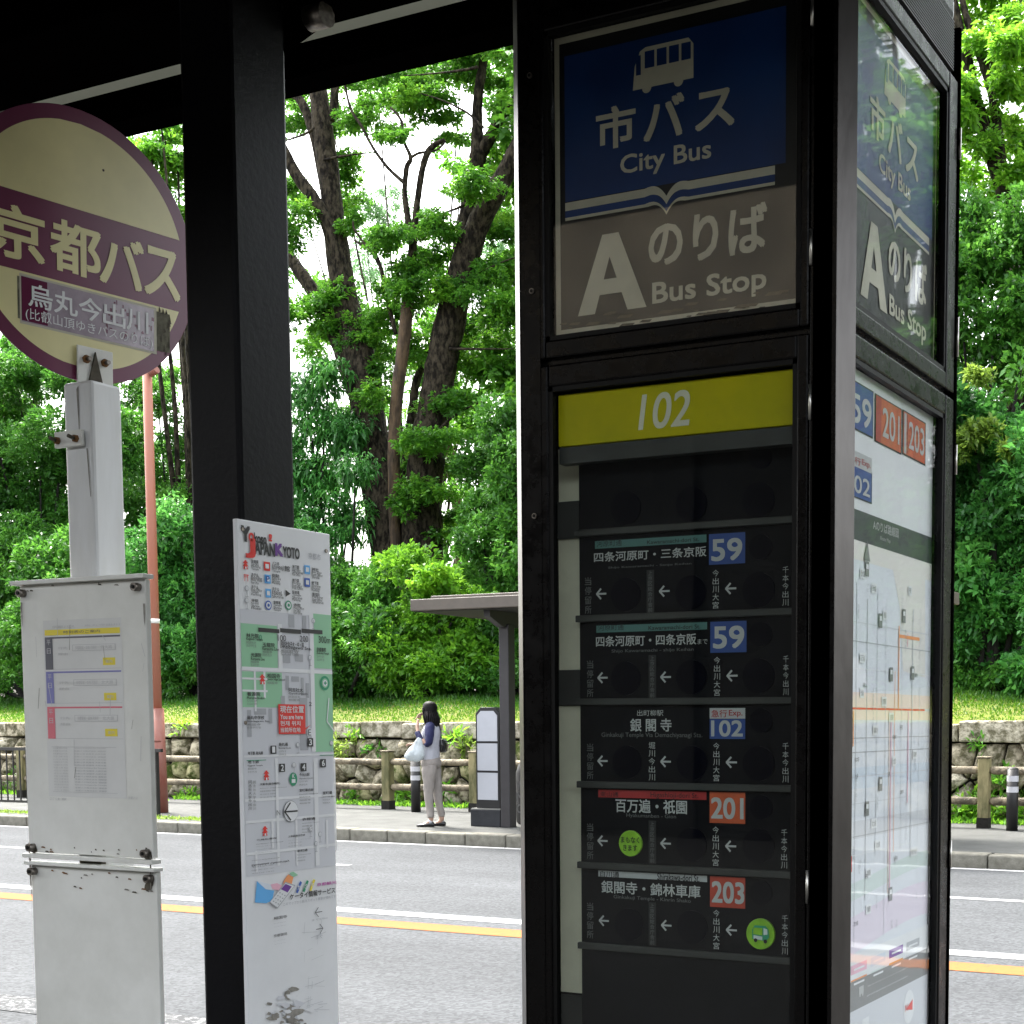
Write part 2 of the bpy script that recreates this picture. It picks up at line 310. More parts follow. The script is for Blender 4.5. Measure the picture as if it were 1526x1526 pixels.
# ------------------------------------------------------------------ print: flat graphics on one plane, many colours in one mesh
_glyph = {}
def glyphs(s, bold=0, res=3):
    key = (s, bold, res)
    if key in _glyph: return _glyph[key]
    c = bpy.data.curves.new('t', 'FONT'); c.body = s; c.resolution_u = res; c.offset = bold
    o = bpy.data.objects.new('t', c); me = bpy.data.meshes.new_from_object(o)
    v = np.array([(q.co.x, q.co.y) for q in me.vertices]) if len(me.vertices) else np.zeros((0, 2))
    f = [tuple(p.vertices) for p in me.polygons]
    bpy.data.objects.remove(o); bpy.data.curves.remove(c); bpy.data.meshes.remove(me)
    if len(v): lo = v.min(0); hi = v.max(0); v = (v - lo) / np.maximum(hi - lo, 1e-6)
    _glyph[key] = (v, f); return _glyph[key]
class Print:
    """u runs to the right as read, v up; lift is out of the plane towards the reader"""
    def __init__(s, axis, c, sgn=1):
        s.axis = axis; s.c = c; s.v = []; s.f = []; s.mi = []; s.mats = []
        s.N = Vector((0, -1, 0)) if axis == 'Y' else Vector((1, 0, 0))
        s.q = 0
    def uv(s, x, y):
        p = pY(x, y, s.c) if s.axis == 'Y' else pX(x, y, s.c)
        return (p.x if s.axis == 'Y' else p.y, p.z)
    def P(s, u, v, h): return (u, s.c - h, v) if s.axis == 'Y' else (s.c + h, u, v)
    def m(s, name):
        if name not in s.mats: s.mats.append(name)
        return s.mats.index(name)
    def poly(s, pts, m, h=.0006):
        s.q += 1; h += s.q * 8e-7
        k = len(s.v); s.v += [s.P(u, v, h) for u, v in pts]; s.f.append(tuple(range(k, k + len(pts)))); s.mi.append(s.m(m))
    def rect(s, u0, u1, v0, v1, m, h=.0006): s.poly([(u0, v0), (u1, v0), (u1, v1), (u0, v1)], m, h)
    def rpx(s, bl, tr, m, h=.0006):
        a = s.uv(*bl); b = s.uv(*tr); s.rect(a[0], b[0], a[1], b[1], m, h)
    def qpx(s, pts, m, h=.0006): s.poly([s.uv(*p) for p in pts], m, h)
    def text(s, t, u0, u1, v0, v1, m, h=.0012, bold=0, shear=0, res=3):
        g, f = glyphs(t, 0, res); d = abs(v1 - v0) * bold * 1.25
        for n_, (ox, oy) in enumerate(((-d, -d), (d, d), (-d, d), (d, -d), (0, 0)) if bold else ((0, 0),)):
            k = len(s.v)
            for a, b in g: s.v.append(s.P(u0 + ox + (u1 - u0) * a + shear * (v1 - v0) * b, v0 + oy + (v1 - v0) * b, h + n_ * .00003))
            s.f += [tuple(i + k for i in q) for q in f]; s.mi += [s.m(m)] * len(f)
    def tpx(s, t, bl, tr, m, h=.0012, bold=0, shear=0, res=3):
        a = s.uv(*bl); b = s.uv(*tr); s.text(t, a[0], b[0], a[1], b[1], m, h, bold, shear, res)
    def vpx(s, t, bl, tr, m, h=.0012, bold=0, res=2):
        """stacked column of characters"""
        a = s.uv(*bl); b = s.uv(*tr); n = len(t); H = (b[1] - a[1]) / n
        for i, ch in enumerate(t):
            w_ = b[0] - a[0]; s.text(ch, a[0] + w_ * .04, b[0] - w_ * .04, b[1] - H * (i + .92), b[1] - H * (i + .08), m, h, bold, 0, res)
    def circ(s, u, v, r, m, h=.0006, n=28, ry=None):
        s.poly([(u + r * math.cos(2 * math.pi * k / n), v + (ry or r) * math.sin(2 * math.pi * k / n)) for k in range(n)], m, h)
    def line(s, p, q, w_, m, h=.0008):
        a = Vector(p); b = Vector(q); d = (b - a); d = Vector((-d.y, d.x)).normalized() * w_ / 2
        s.poly([a - d, b - d, b + d, a + d], m, h)
    def lpx(s, p, q, wpx, m, h=.0008):
        a = s.uv(*p); b = s.uv(*q); e = abs(s.uv(p[0], p[1] + wpx)[1] - a[1]); s.line(a, b, e, m, h)
    def arrow(s, u, v, r, m, h=.0012, w_=None, left=True):
        w_ = w_ or r * .34; k = -1 if left else 1
        s.line((u + k * r, v), (u - k * r, v), w_, m, h)
        s.line((u + k * r * 1.05, v - .12 * w_), (u + k * r * .1, v + r * .95), w_, m, h + .0001); s.line((u + k * r * 1.05, v + .12 * w_), (u + k * r * .1, v - r * .95), w_, m, h + .0002)
    def build(s, name, parent):
        off = rootloc(parent); me = bpy.data.meshes.new(name); me.from_pydata([tuple(Vector(v) - off) for v in s.v], [], s.f)
        for q in s.mats: me.materials.append(MATS[q])
        me.polygons.foreach_set('material_index', s.mi); me.update()
        o = bpy.data.objects.new(name, me); COL.objects.link(o); o.parent = parent; return o

#==PART2==
class GPrint(Print):
    def __init__(s, O, U, V):
        Print.__init__(s, 'G', 0); s.O = Vector(O); s.U = Vector(U).normalized(); s.V = Vector(V).normalized(); s.Nn = s.U.cross(s.V)
    def uv(s, x, y):
        d = Vector(ray(x, y)); c = Vector(_C); k = (s.O - c).dot(s.Nn) / d.dot(s.Nn); p = c + d * k - s.O; return (p.dot(s.U), p.dot(s.V))
    def P(s, u, v, h): return s.O + s.U * u + s.V * v + s.Nn * h

# ================================================================== ground, road, pavement
def sheet(name, x0, x1, y0, y1, z, m, kind='structure', parent=None, nx=1):
    me = bpy.data.meshes.new(name); vs = []; fs = []
    for i in range(nx + 1):
        x = x0 + (x1 - x0) * i / nx; vs += [(x, y0, z), (x, y1, z)]
    for i in range(nx): fs.append((2 * i, 2 * i + 2, 2 * i + 3, 2 * i + 1))
    me.from_pydata(vs, [], fs); o = link(name, me, m, parent)
    if kind and parent is None: o['kind'] = kind
    return o
sheet('ground', -250, 250, -120, 300, -.30, 'soil')
road = sheet('road', -120, 120, 3.0, 15.42, -.15, 'asphalt')
sheet('edge_line', -110, 110, 15.20, 15.34, -.146, 'line_white', parent=road)
sheet('yellow_line', -110, 110, 8.93, 9.25, -.146, 'line_yellow', parent=road)
sheet('white_line', -110, 110, 9.52, 9.75, -.146, 'line_white', parent=road)
for a, b in ((-45, -33), (-28.0, -13.5), (-10.9, -10.45), (-6.2, 4.5), (11, 17)):
    sheet('lane_dash', a, b, 12.62, 12.76, -.146, 'line_white', parent=road)
sheet('bay_line', -60, -5.2, 5.42, 5.74, -.146, 'line_white_worn', parent=road)
fp = MB().box(-120, 120, 15.66, 22, -.3, 0).build('far_pavement', 'pavement'); fp['kind'] = 'structure'
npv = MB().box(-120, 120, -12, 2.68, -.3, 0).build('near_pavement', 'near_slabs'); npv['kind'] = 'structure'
rng = random.Random(5)
def kerb(name, y0, y1, x0, x1, step, top):
    root = bpy.data.objects.new(name, None); COL.objects.link(root); root['kind'] = 'structure'
    mb = MB().box(0, step - .012, y0, y1, -.29, top); me = None; x = x0
    k0 = mb.build('kerb_stone', 'kerb_concrete', root, bevel=.02); k0.location.x = x0; first = k0
    while x + step < x1:
        x += step; k = first.copy(); COL.objects.link(k); k.parent = root; k.location = (x, 0, rng.uniform(-.006, .004))
kerb('far_kerb', 15.40, 15.66, -34, 2, .61, .004)
kerb('near_kerb', 2.68, 2.98, -12, 6, .9, .004)
for nm, y0, y1 in (('far_kerb_end', 15.405, 15.66), ('near_kerb_end', 2.68, 2.975)):
    for a, b in ((-119, -34.3), (2.9 if 'far' in nm else 6.6, 119)):
        o = MB().box(a, b, y0, y1, -.29, 0).build(nm, 'kerb_concrete'); o['kind'] = 'structure'

# raised bank behind the wall
def bank_z(x, y):
    t = (y - 20.9) / 4.5; t = min(1, max(0, t)); return 1.36 + .62 * t ** .8 + .07 * math.sin(x * 1.3 + y) + .05 * math.sin(x * .47)
vs = []; fs = []; nx, ny = 130, 16; ys = [20.85 + 4.6 * (j / 9) for j in range(10)] + [27, 30, 36, 50, 90, 250]
for j, y in enumerate(ys):
    for i in range(nx + 1):
        x = -60 + 90 * i / nx; vs.append((x, y, bank_z(x, y) if y > 20.9 else 1.30))
for j in range(len(ys) - 1):
    for i in range(nx): a = j * (nx + 1) + i; fs.append((a, a + 1, a + nx + 2, a + nx + 1))
me = bpy.data.meshes.new('grass_bank'); me.from_pydata(vs, [], fs); me.polygons.foreach_set('use_smooth', [True] * len(fs))
bank = link('grass_bank', me, 'grass_ground'); bank['kind'] = 'structure'

# ================================================================== near shelter: roof, beams, column
sh = thing('bus_shelter', (-1.93, 2.07, 0), 'near bus shelter roof with pale soffit strip and square dark column', 'bus shelter')
MB().box(-1.987, -1.869, 2.0, 2.14, 0, 2.72).build('column', 'column_paint', sh, bevel=.008)
MB().box(-2.03, -1.83, 1.95, 2.19, 0, .02).build('base_plate', 'black_paint', sh)
MB().box(-9, 1.25, 2.6, 2.68, 2.795, 2.845).build('front_beam', 'roof_dark', sh, bevel=.004)
MB().box(-9, 1.25, 2.62, 2.70, 2.847, 2.876).build('front_trim', 'roof_dark', sh)
MB().box(-9, 1.25, 2.242, 2.72, 2.88, 2.886).build('soffit_board', 'milky_sheet', sh)
for x in (-8, -6.4, -4.8, -3.2, -1.6, 0): MB().box(x, x + .03, 2.245, 2.70, 2.888, 2.92).build('sheet_batten', 'roof_dark', sh)
MB().box(-9, 1.25, 2.02, 2.24, 2.678, 2.92).build('main_beam', 'roof_dark', sh, bevel=.006)
MB().box(-9, 1.25, .05, 2.02, 2.90, 2.93).build('ceiling_panel', 'roof_dark', sh)
MB().box(-9.1, 1.35, 0, 2.22, 2.93, 3.0).build('roof_slab', 'roof_dark', sh)
for y in (.3, .85, 1.5): MB().box(-9, 1.25, y, y + .07, 2.80, 2.90).build('purlin', 'roof_dark', sh)
for x in (-6.2, -4.05, -2.95, .4): MB().box(x, x + .075, .1, 2.02, 2.70, 2.80).build('rafter', 'roof_dark', sh)
b = MB(); b.prism([(-1.865, 2.142, 2.597), (-1.865, 2.142, 2.66), (-1.865, 2.275, 2.66 + .05), (-1.865, 2.262, 2.70)], (-.02, 0, 0)).build('bracket', 'roof_dark', sh)
MB().tube([(-1.84, 2.17, 2.66), (-1.80, 2.17, 2.66)], .022, 12).build('bracket_bolt', 'bolt_steel', sh)
MB().tube([(-2.5, 1.2, 2.665), (-1.9, 1.25, 2.70), (-1.2, 1.9, 2.70)], .006, 6).build('conduit', 'hinge_steel', sh)
MB().tube([(-3.0, 1.75, 2.64), (-2.55, 1.95, 2.64)], .005, 6).build('conduit', 'hinge_steel', sh)
MB().box(-5.0, -4.86, .12, .26, 0, 2.70).build('rear_column', 'column_paint', sh); MB().box(.9, 1.04, .12, .26, 0, 2.70).build('rear_column', 'column_paint', sh)

# unseen building behind the viewer, shaped and toned to mirror in sign glass
hb = thing('street_building', (-3, -12, 0), 'unseen dark timber building behind the viewer, shaped for the sign glass reflection', 'building')
MB().box(-34, 26, -16, -12, 0, 5.6).build('timber_wall', 'timber_dark', hb)
for x in range(-34, 26, 2): MB().box(x, x + .16, -12.0, -11.9, 0, 5.6).build('timber_post', 'timber_dark', hb)
MB().box(-34.4, 26.4, -16.6, -11.4, 5.6, 5.8).build('eave', 'shelter_under', hb)
MB().box(-13, -4.5, -15.5, -12.3, 5.8, 10.5).build('reflected_wall', 'plaster_pale', hb)  # sized and tinted to warm the reflection in the sign glass

# ================================================================== bus stop cabinet (kiosk)
X0, X1, Y0, Y1 = -1.295, -.735, 1.98, 2.52; CH = .018
kx, ky = (X0 + X1) / 2, (Y0 + Y1) / 2
K = thing('bus_stop_cabinet', (kx, ky, 0), 'tall dark glazed bus stop cabinet with blue sign above route board, right of column', 'bus stop sign')
# four steel corner strips on dark corner posts
for sx, sy in ((0, 0), (1, 0), (1, 1), (0, 1)):
    cx_ = X1 if sx else X0; cy_ = Y1 if sy else Y0; dx = -1 if sx else 1; dy = -1 if sy else 1
    MB().prism([(cx_ + dx * CH, cy_, .02), (cx_ + dx * .055, cy_, .02), (cx_ + dx * .055, cy_ + dy * .021, .02), (cx_ + dx * .0, cy_ + dy * .021, .02), (cx_, cy_ + dy * CH, .02)][::(1 if dx * dy > 0 else -1)], (0, 0, 2.54)).build('corner_post', 'black_paint', K)
    e = .0025
    MB().prism([(cx_ + dx * (CH + .002), cy_ - dy * e, .02), (cx_ + dx * CH, cy_ + dy * .004, .02), (cx_ + dx * .004, cy_ + dy * CH, .02), (cx_ - dx * e, cy_ + dy * (CH + .002), .02)][::(1 if dx * dy > 0 else -1)], (0, 0, 2.54)).build('steel_edge', 'steel', K, bevel=.0015)
MB().box(X0 + .01, X1 - .01, Y0 + .01, Y1 - .01, 2.56, 2.62).build('cap', 'black_paint', K, bevel=.02, seg=4)
MB().box(X0 - .004, X1 + .004, Y0 - .004, Y1 + .004, 0, .02).build('base_plate', 'black_paint', K)
# cornice with ribbed vent above the sign windows
vt = MB()
MB().box(X0 + .05, X1 - .05, Y0 + .004, Y0 + .05, 2.472, 2.56).build('top_rail', 'black_paint', K)
MB().box(X1 - .05, X1 - .008, Y0 + .05, Y1 - .05, 2.472, 2.56).build('top_rail', 'black_paint', K)
for k in range(17): vt.box(X1 - .0085, X1 - .002, Y0 + .05, Y1 - .05, 2.478 + k * .0048, 2.4805 + k * .0048)
vt.build('vent_ribs', 'rail_grey', K)
def leaf_frame(face, a0, a1, z0, z1, g0, g1, h0, h1, name='door_frame'):
    """a door leaf as a rectangular ring: outer a0..a1,z0..z1, opening g0..g1,h0..h1"""
    root = None
    for k, (p0, p1, q0, q1) in enumerate(((a0, g0, z0, z1), (g1, a1, z0, z1), (g0, g1, z0, h0), (g0, g1, h1, z1))):
        e = .0004 * k
        if face == 'F': m = MB().box(p0, p1, Y0 + .001 + e, Y0 + .03, q0, q1)
        else: m = MB().box(X1 - .03, X1 - .001 - e, p0, p1, q0, q1)
        if root is None: root = m.build(name, 'black_paint', K, bevel=.003)
        else: m.build('frame_bar', 'black_paint', root, bevel=.003)
    # inner rubber bead
    for (p0, p1, q0, q1) in ((g0, g0 + .007, h0, h1), (g1 - .007, g1, h0, h1), (g0, g1, h0, h0 + .007), (g0, g1, h1 - .007, h1)):
        if face == 'F': MB().box(p0, p1, Y0 + .004, Y0 + .0125, q0, q1).build('glazing_bead', 'rubber', root)
        else: MB().box(X1 - .0125, X1 - .004, p0, p1, q0, q1).build('glazing_bead', 'rubber', root)
    return root
fx0, fx1 = X0 + CH + .006, X1 - .062
MB().box(X1 - .060, X1 - .0245, Y0, Y0 + .05, .02, 2.56).build('front_stile', 'black_paint', K, bevel=.002)
f1 = leaf_frame('F', fx0, fx1, 1.958, 2.470, -1.232, -.811, 1.985, 2.442, 'sign_frame')
f2 = leaf_frame('F', fx0, fx1, .10, 1.948, -1.228, -.815, .32, 1.915)
sy0, sy1 = Y0 + CH + .002, Y1 - .026
s1 = leaf_frame('S', sy0, sy1, 1.958, 2.470, 2.006, 2.448, 1.985, 2.442, 'sign_frame')
s2 = leaf_frame('S', sy0, sy1, .10, 1.948, 2.006, 2.448, .32, 1.915)
# rails between leaves
MB().box(X0 + .05, X1 - .05, Y0 + .012, Y0 + .05, 1.940, 1.966).build('cross_rail', 'black_paint', K)
MB().box(X1 - .05, X1 - .012, Y0 + .05, Y1 - .05, 1.940, 1.966).build('cross_rail', 'black_paint', K)
# hinges: px positions on the photograph
for (x, y0, y1) in ((1206, 342, 396), (1205, 573, 626), (1201, 1297, 1346), (1209, 0, 40)):
    a = pY(x, y0, Y0); c = pY(x, y1, Y0)
    MB().tube([(fx1 + .004, Y0 - .002, a.z), (fx1 + .004, Y0 - .002, c.z)], .0024, 8).build('hinge', 'hinge_steel', K)
for (x, y0, y1) in ((1413, 170, 218), (1410, 460, 520), (1409, 655, 700), (1402, 1256, 1297)):
    a = pX(x, y0, X1); c = pX(x, y1, X1)
    MB().tube([(X1 + .002, sy1 + .005, a.z), (X1 + .002, sy1 + .005, c.z)], .0024, 8).build('hinge', 'hinge_steel', K)
for (x, y) in ((790, 113), (793, 434), (797, 769)):
    a = pY(x, y, Y0); MB().disc((a.x, Y0 + .0005, a.z), Vector((1, 0, 0)), Vector((0, 0, 1)), .0042, .003, 14).build('lock', 'bolt_steel', K)
    MB().disc((a.x, Y0 - .0023, a.z), Vector((1, 0, 0)), Vector((0, 0, 1)), .0026, .001, 12).build('keyhole', 'rubber', K)
# back and far side: solid skins, interior backing
MB().box(X0 + .055, X1 - .055, Y1 - .012, Y1 - .004, .02, 2.56).build('back_panel', 'black_paint', K)
MB().box(X0 + .004, X0 + .012, Y0 + .05, Y1 - .05, .02, 2.56).build('side_panel', 'black_paint', K)

def sign_art(pr, axis, cx_, w_, z0, z1):
    """city bus sign, drawn from measured proportions of the front panel (u in 0..1 across, v in 0..1 up)"""
    U = lambda a: cx_ - w_ / 2 + a * w_; V = lambda b: z0 + b * (z1 - z0)
    pr.rect(U(0), U(1), V(0), V(1), 'letter_khaki', .0004)          # pale edge of the acrylic sheet
    pr.rect(U(.022), U(.985), V(.030), V(.978), 'sign_black', .0008)
    pr.rect(U(.045), U(.945), V(.455), V(.935), 'sign_blue', .0012)
    # two rules with an open-book notch in the middle
    def rule(v0, v1, m):
        n = 12; a = .045; b = .945; c = .475; d = .035
        top = [(U(a), V(v1)), (U(c - .09), V(v1))]; bot = [(U(a), V(v0)), (U(c - .075), V(v0))]
        for k in range(1, n): t = k / n; top.append((U(c - .09 + .09 * t), V(v1 + .006 * math.sin(t * math.pi) - d * t ** 3))); bot.append((U(c - .075 + .075 * t), V(v0 + .004 * math.sin(t * math.pi) - d * t ** 3)))
        top.append((U(c), V(v1 - d))); bot.append((U(c), V(v0 - d)))
        half = list(zip(bot, top))
        for k in range(len(half) - 1):
            (p0, q0), (p1, q1) = half[k], half[k + 1]; pr.poly([p0, p1, q1, q0], m, .0016)
            r_ = lambda p: (2 * U(c) - p[0], p[1])
            e = lambda p: (min(r_(p)[0], U(b)), p[1])
            pr.poly([e(p1), e(p0), e(q0), e(q1)], m, .0016)
    rule(.425, .452, 'letter_khaki'); rule(.402, .425, 'sign_blue'); rule(.392, .402, 'letter_khaki')
    # bus pictogram: body with window openings
    bx0, bx1, by0, by1 = .345, .585, .775, .905
    sh_ = .0
    body = [(bx0 - .008, by0), (bx0, by0 + .075), (bx0 + .022, by1 - .01), (bx0 + .045, by1), (bx1 - .02, by1), (bx1, by1 - .022), (bx1, by0), ]
    pr.poly([(U(a), V(b)) for a, b in body], 'letter_khaki', .0016)
    for a0, a1, b0, b1 in ((bx0 + .006, bx0 + .026, by0 + .045, by1 - .022), (bx0 + .042, bx0 + .082, by0 + .062, by1 - .014), (bx0 + .092, bx0 + .132, by0 + .062, by1 - .014), (bx0 + .142, bx0 + .182, by0 + .062, by1 - .014), (bx0 + .192, bx0 + .230, by0 + .062, by1 - .014)):
        pr.rect(U(a0), U(a1), V(b0), V(b1), 'sign_blue', .0020)
    for a in (bx0 + .05, bx1 - .06): pr.circ(U(a), V(by0), .019 * w_, 'letter_khaki', .0018)
    pr.text('市', U(.185), U(.345), V(.605), V(.735), 'letter_khaki', .0020, .022)
    pr.text('バ', U(.385), U(.545), V(.605), V(.735), 'letter_khaki', .0020, .022)
    pr.text('ス', U(.595), U(.745), V(.605), V(.72), 'letter_khaki', .0020, .022)
    pr.text('City Bus', U(.285), U(.655), V(.495), V(.572), 'letter_khaki', .0020, .014)
    # big A from strokes
    A = [[(.115, .08), (.165, .08), (.275, .325), (.215, .325)], [(.215, .3245), (.275, .3247), (.385, .08), (.325, .08)], [(.17, .135), (.33, .135), (.313, .175), (.186, .175)]]
    A = [[(.098, .068), (.172, .068), (.262, .325), (.205, .325)], [(.205, .326), (.275, .326), (.392, .068), (.312, .068)], [(.158, .128), (.325, .128), (.307, .178), (.176, .178)]]
    for q, p in enumerate(A): pr.poly([(U(a), V(b)) for a, b in p], 'letter_khaki', .0018 + q * .0001)
    pr.text('のりば', U(.405), U(.872), V(.195), V(.342), 'letter_khaki', .0020, .020)
    pr.text('Bus Stop', U(.418), U(.872), V(.055), V(.142), 'letter_khaki', .0020, .018)
pf = MB().box(-1.226, -.817, 2.002, 2.006, 1.986, 2.441).build('sign_panel', 'sign_black', K)
pr = Print('Y', 2.0018); sign_art(pr, 'Y', -1.0215, .405, 1.990, 2.437); pr.build('sign_print', pf)
ps = MB().box(-.761, -.757, 2.0075, 2.444, 1.986, 2.441).build('sign_panel', 'sign_black', K)
pr = Print('X', -.7568); sign_art(pr, 'X', 2.240, .404, 1.990, 2.437); pr.build('sign_print', ps)
# dust and torn paper lying in the foot of the front sign
d_ = Print('Y', 2.0018); r2 = random.Random(3)
for k in range(26):
    u = r2.uniform(-1.215, -.83); v = 1.996 + r2.random() ** 2 * .022; a = r2.uniform(.004, .016)
    d_.poly([(u - a, v), (u + a * .6, v - .001), (u + a, v + a * .22), (u - a * .5, v + a * .3)], 'grime', .0024 + k * .00002)
d_.build('dust', pf)
MB().box(-1.231, -.812, 1.9905, 1.9935, 1.986, 2.441).build('window_glass', 'sign_glass', K)
MB().box(-.7485, -.7455, 2.007, 2.447, 1.986, 2.441).build('window_glass', 'side_glass', K)
MB().box(-1.227, -.816, 1.9905, 1.9935, .321, 1.914).build('window_glass', 'door_glass', K)
MB().box(-.7485, -.7455, 2.007, 2.447, .321, 1.914).build('window_glass', 'side_glass', K)

# yellow header with the number 102
hd = MB().box(-1.2195, -.8205, 1.997, 2.012, 1.826, 1.905).build('header_panel', 'yellow_sign', K, bevel=.002)
pr = Print('Y', 1.9968); pr.tpx('102', (952, 641), (1026, 581), 'paper_cream', .0006, .012, .14, 6); pr.build('sign_print', hd)
MB().box(-1.2195, -.8205, 2.0, 2.02, 1.800, 1.825).build('header_rail', 'rail_grey', K)

# ---- route board with its plates, ledges, openings
YB = 2.032
zc = lambda y: pY(1021, y, YB).z
ZR = [zc(y) for y in (664, 785, 917, 1045, 1172, 1296, 1420)]
ux0 = pY(864, 1077, YB).x; ux1 = -.818
board = MB().box(ux0, ux1, YB + .002, YB + .012, .34, 1.81).build('route_board', 'board_black', K)
for i, z in enumerate(ZR[1:]):
    MB().box(ux0 - .003, ux1, YB - .007, YB + .002, z - .0052, z + .0052).build('ledge', 'rail_grey', board, bevel=.001)
# pale paper strip in the slot left of the board, with clamps
zt = pY(845, 670, 2.06).z
for a, b in ((670, 748), (803, 998), (1052, 1480)):
    p = pY(833, a, 2.045); q = pY(864, b, 2.045)
    MB().box(p.x - .001, ux0 - .002, 2.045, 2.047, q.z, p.z).build('paper_strip', 'paper_cream', K)
for a, b in ((748, 803), (998, 1052), (1480, 1600)):
    p = pY(833, a, 2.044); q = pY(864, b, 2.044)
    MB().box(p.x - .001, ux0 - .004, 2.040, 2.0475, q.z + .001, p.z - .001).build('strip_clamp', 'rail_grey', K)
MB().box(-1.228, -.80, 2.048, 2.056, .33, 1.952).build('backing_board', 'board_black', K)
pr = Print('Y', YB + .0016)
UX = Vector((1, 0, 0)); UZ = Vector((0, 0, 1))
def hole(x, y, r):
    a = pY(x, y, YB); MB().disc((a.x, YB + .0018, a.z), UX, UZ, r, .0012, 30).build('display_window', 'hole_dark', board)  # flat proud disc; the darkness of an opening is put into its colour
rb, rs = .0262, .0185
for x, y in ((932, 757), (1030, 751), (1130, 745)): hole(x, y, rb)
hole(1133, 680, rs)
def column_text(t, bl, tr, m='letter_white', b=.0): pr.vpx(t, bl, tr, m, .0012, b, 2)
def arr(x, y): u, v = pr.uv(x, y); pr.arrow(u, v, .0085, 'letter_white')
LW = 'letter_white'
rows = [
 dict(y=880, arrows=((897, 885), (991, 881), (1090, 877)), holes=((932, 886), (1029, 883), (1130, 879)), small=(1133, 815), c1=(872, 916, 882, 859), c2=(966, 913, 973, 850), c3=(1062, 908, 1072, 848), c4=(1166, 904, 1176, 843)),
 dict(y=1008, arrows=((899, 1010), (993, 1009), (1092, 1007)), holes=((932, 1011), (1030, 1009), (1130, 1007)), small=(1133, 945), c1=(875, 1040, 885, 983), c2=(969, 1040, 976, 977), c3=(1064, 1038, 1074, 978), c4=(1167, 1037, 1176, 976)),
 dict(y=1136, arrows=((899, 1134), (993, 1135), (1091, 1136)), holes=((934, 1136), (1031, 1137), (1130, 1138)), small=(1134, 1074), c1=(875, 1162, 885, 1107), c2=(967, 1164, 977, 1105), c3=(1063, 1165, 1073, 1106), c4=(1166, 1167, 1176, 1106)),
 dict(y=1258, arrows=((899, 1253), (993, 1257), (1090, 1261)), holes=((1030, 1259), (1130, 1261)), small=(1134, 1203), c1=(875, 1281, 885, 1226), c2=(969, 1286, 976, 1224), c3=(1062, 1291, 1072, 1231), c4=(1164, 1295, 1174, 1235)),
 dict(y=1380, arrows=((901, 1372), (994, 1379), (1091, 1386)), holes=((937, 1378), (1031, 1382)), small=(1134, 1331), c1=(875, 1399, 885, 1344), c2=(969, 1408, 976, 1346), c3=(1063, 1415, 1073, 1355), c4=(1165, 1423, 1175, 1363))]
for i, r_ in enumerate(rows):
    for a in r_['arrows']: arr(*a)
    for h in r_['holes']: hole(*h, rb)
    hole(*r_['small'], rs)
    c = r_['c1']; column_text('当停留所', c[:2], c[2:], 'letter_dim', .0)
    c = r_['c2']
    if i == 2: column_text('堀川今出川', c[:2], c[2:])
    else:
        pr.rpx((c[0] - 2, c[1] + 1), (c[2] + 2, c[3] - 1), 'sign_black'); column_text('上京区総合庁舎前', c[:2], c[2:], 'letter_dim')
    c = r_['c3']; column_text('今出川大宮', c[:2], c[2:])
    c = r_['c4']; column_text('千本今出川', c[:2], c[2:])
T = pr.tpx
pr.rpx((887, 818), (1053, 796.5), 'teal'); T('河原町通', (890, 815.5), (927, 803), 'sign_black'); T('Kawaramachi-dori St.', (965, 811), (1042, 801), 'sign_black', bold=.01)
T('四条河原町・三条京阪', (886, 838), (1053, 814), LW, bold=.012); T('Shijo Kawaramachi - Sanjo Keihan', (907, 848.5), (1031, 838), 'letter_dim')
pr.rpx((889, 943), (1054, 927), 'teal'); T('河原町通', (892, 940), (930, 930), 'sign_black'); T('Kawaramachi-dori St.', (967, 939), (1044, 930.5), 'sign_black', bold=.01)
T('四条河原町・四条京阪', (889, 964), (1038, 944), LW, bold=.012); T('まで', (1040, 960), (1055, 952), LW); T('Shijo Kawaramachi - shijo Keihan', (912, 974), (1034, 965), 'letter_dim')
T('出町柳駅', (950, 1067), (989, 1058), LW); T('銀 閣 寺', (940, 1090), (1001, 1071), LW, bold=.012); T('Ginkakuji Temple Via Demachiyanagi Sta.', (897, 1100), (1047, 1092), 'letter_dim')
pr.rpx((892, 1188), (1053, 1180), 'red_text'); T('東山通', (895, 1187), (922, 1180), 'sign_black'); T('Higashioji-dori St.', (970, 1190), (1041, 1182), 'sign_black')
T('百万遍・祇園', (918, 1210), (1024, 1193), LW, bold=.012); T('Hyakumanben - Gion', (934, 1219), (1008, 1214), 'letter_dim')
pr.rpx((892, 1306), (1054, 1305), 'badge_white'); T('白川通', (895, 1306), (923, 1299), 'sign_black', bold=.01); T('Shirakawa-dori St.', (980, 1311), (1043, 1304), 'sign_black', bold=.01)
T('銀閣寺・錦林車庫', (897, 1330), (1044, 1320), LW, bold=.012); T('Ginkakuji Temple - Kinrin Shako', (915, 1340), (1030, 1340), 'letter_dim')
def badge(bl, tr, m, t, tb, tt): pr.rpx(bl, tr, m, .0010); T(t, tb, tt, LW, .0016, .024, 0, 5)
badge((1057, 842), (1111, 793), 'badge_blue', '59', (1061.5, 836), (1106, 802))
badge((1059, 973), (1113, 925), 'badge_blue', '59', (1064, 966), (1109, 933))
pr.rpx((1058, 1071), (1111, 1055), 'badge_white', .0010); T('急行', (1061, 1069), (1084, 1058), 'red_text', .0016, .01); T('Exp.', (1087, 1069), (1107, 1058), 'red_text', .0016, .01)
badge((1058, 1101), (1111, 1071.5), 'badge_blue', '102', (1061, 1097), (1107, 1074))
badge((1058, 1226), (1111, 1181), 'badge_orange', '201', (1061, 1219), (1108, 1190))
badge((1058.5, 1351), (1111, 1308), 'badge_red', '203', (1062, 1344), (1109, 1316))
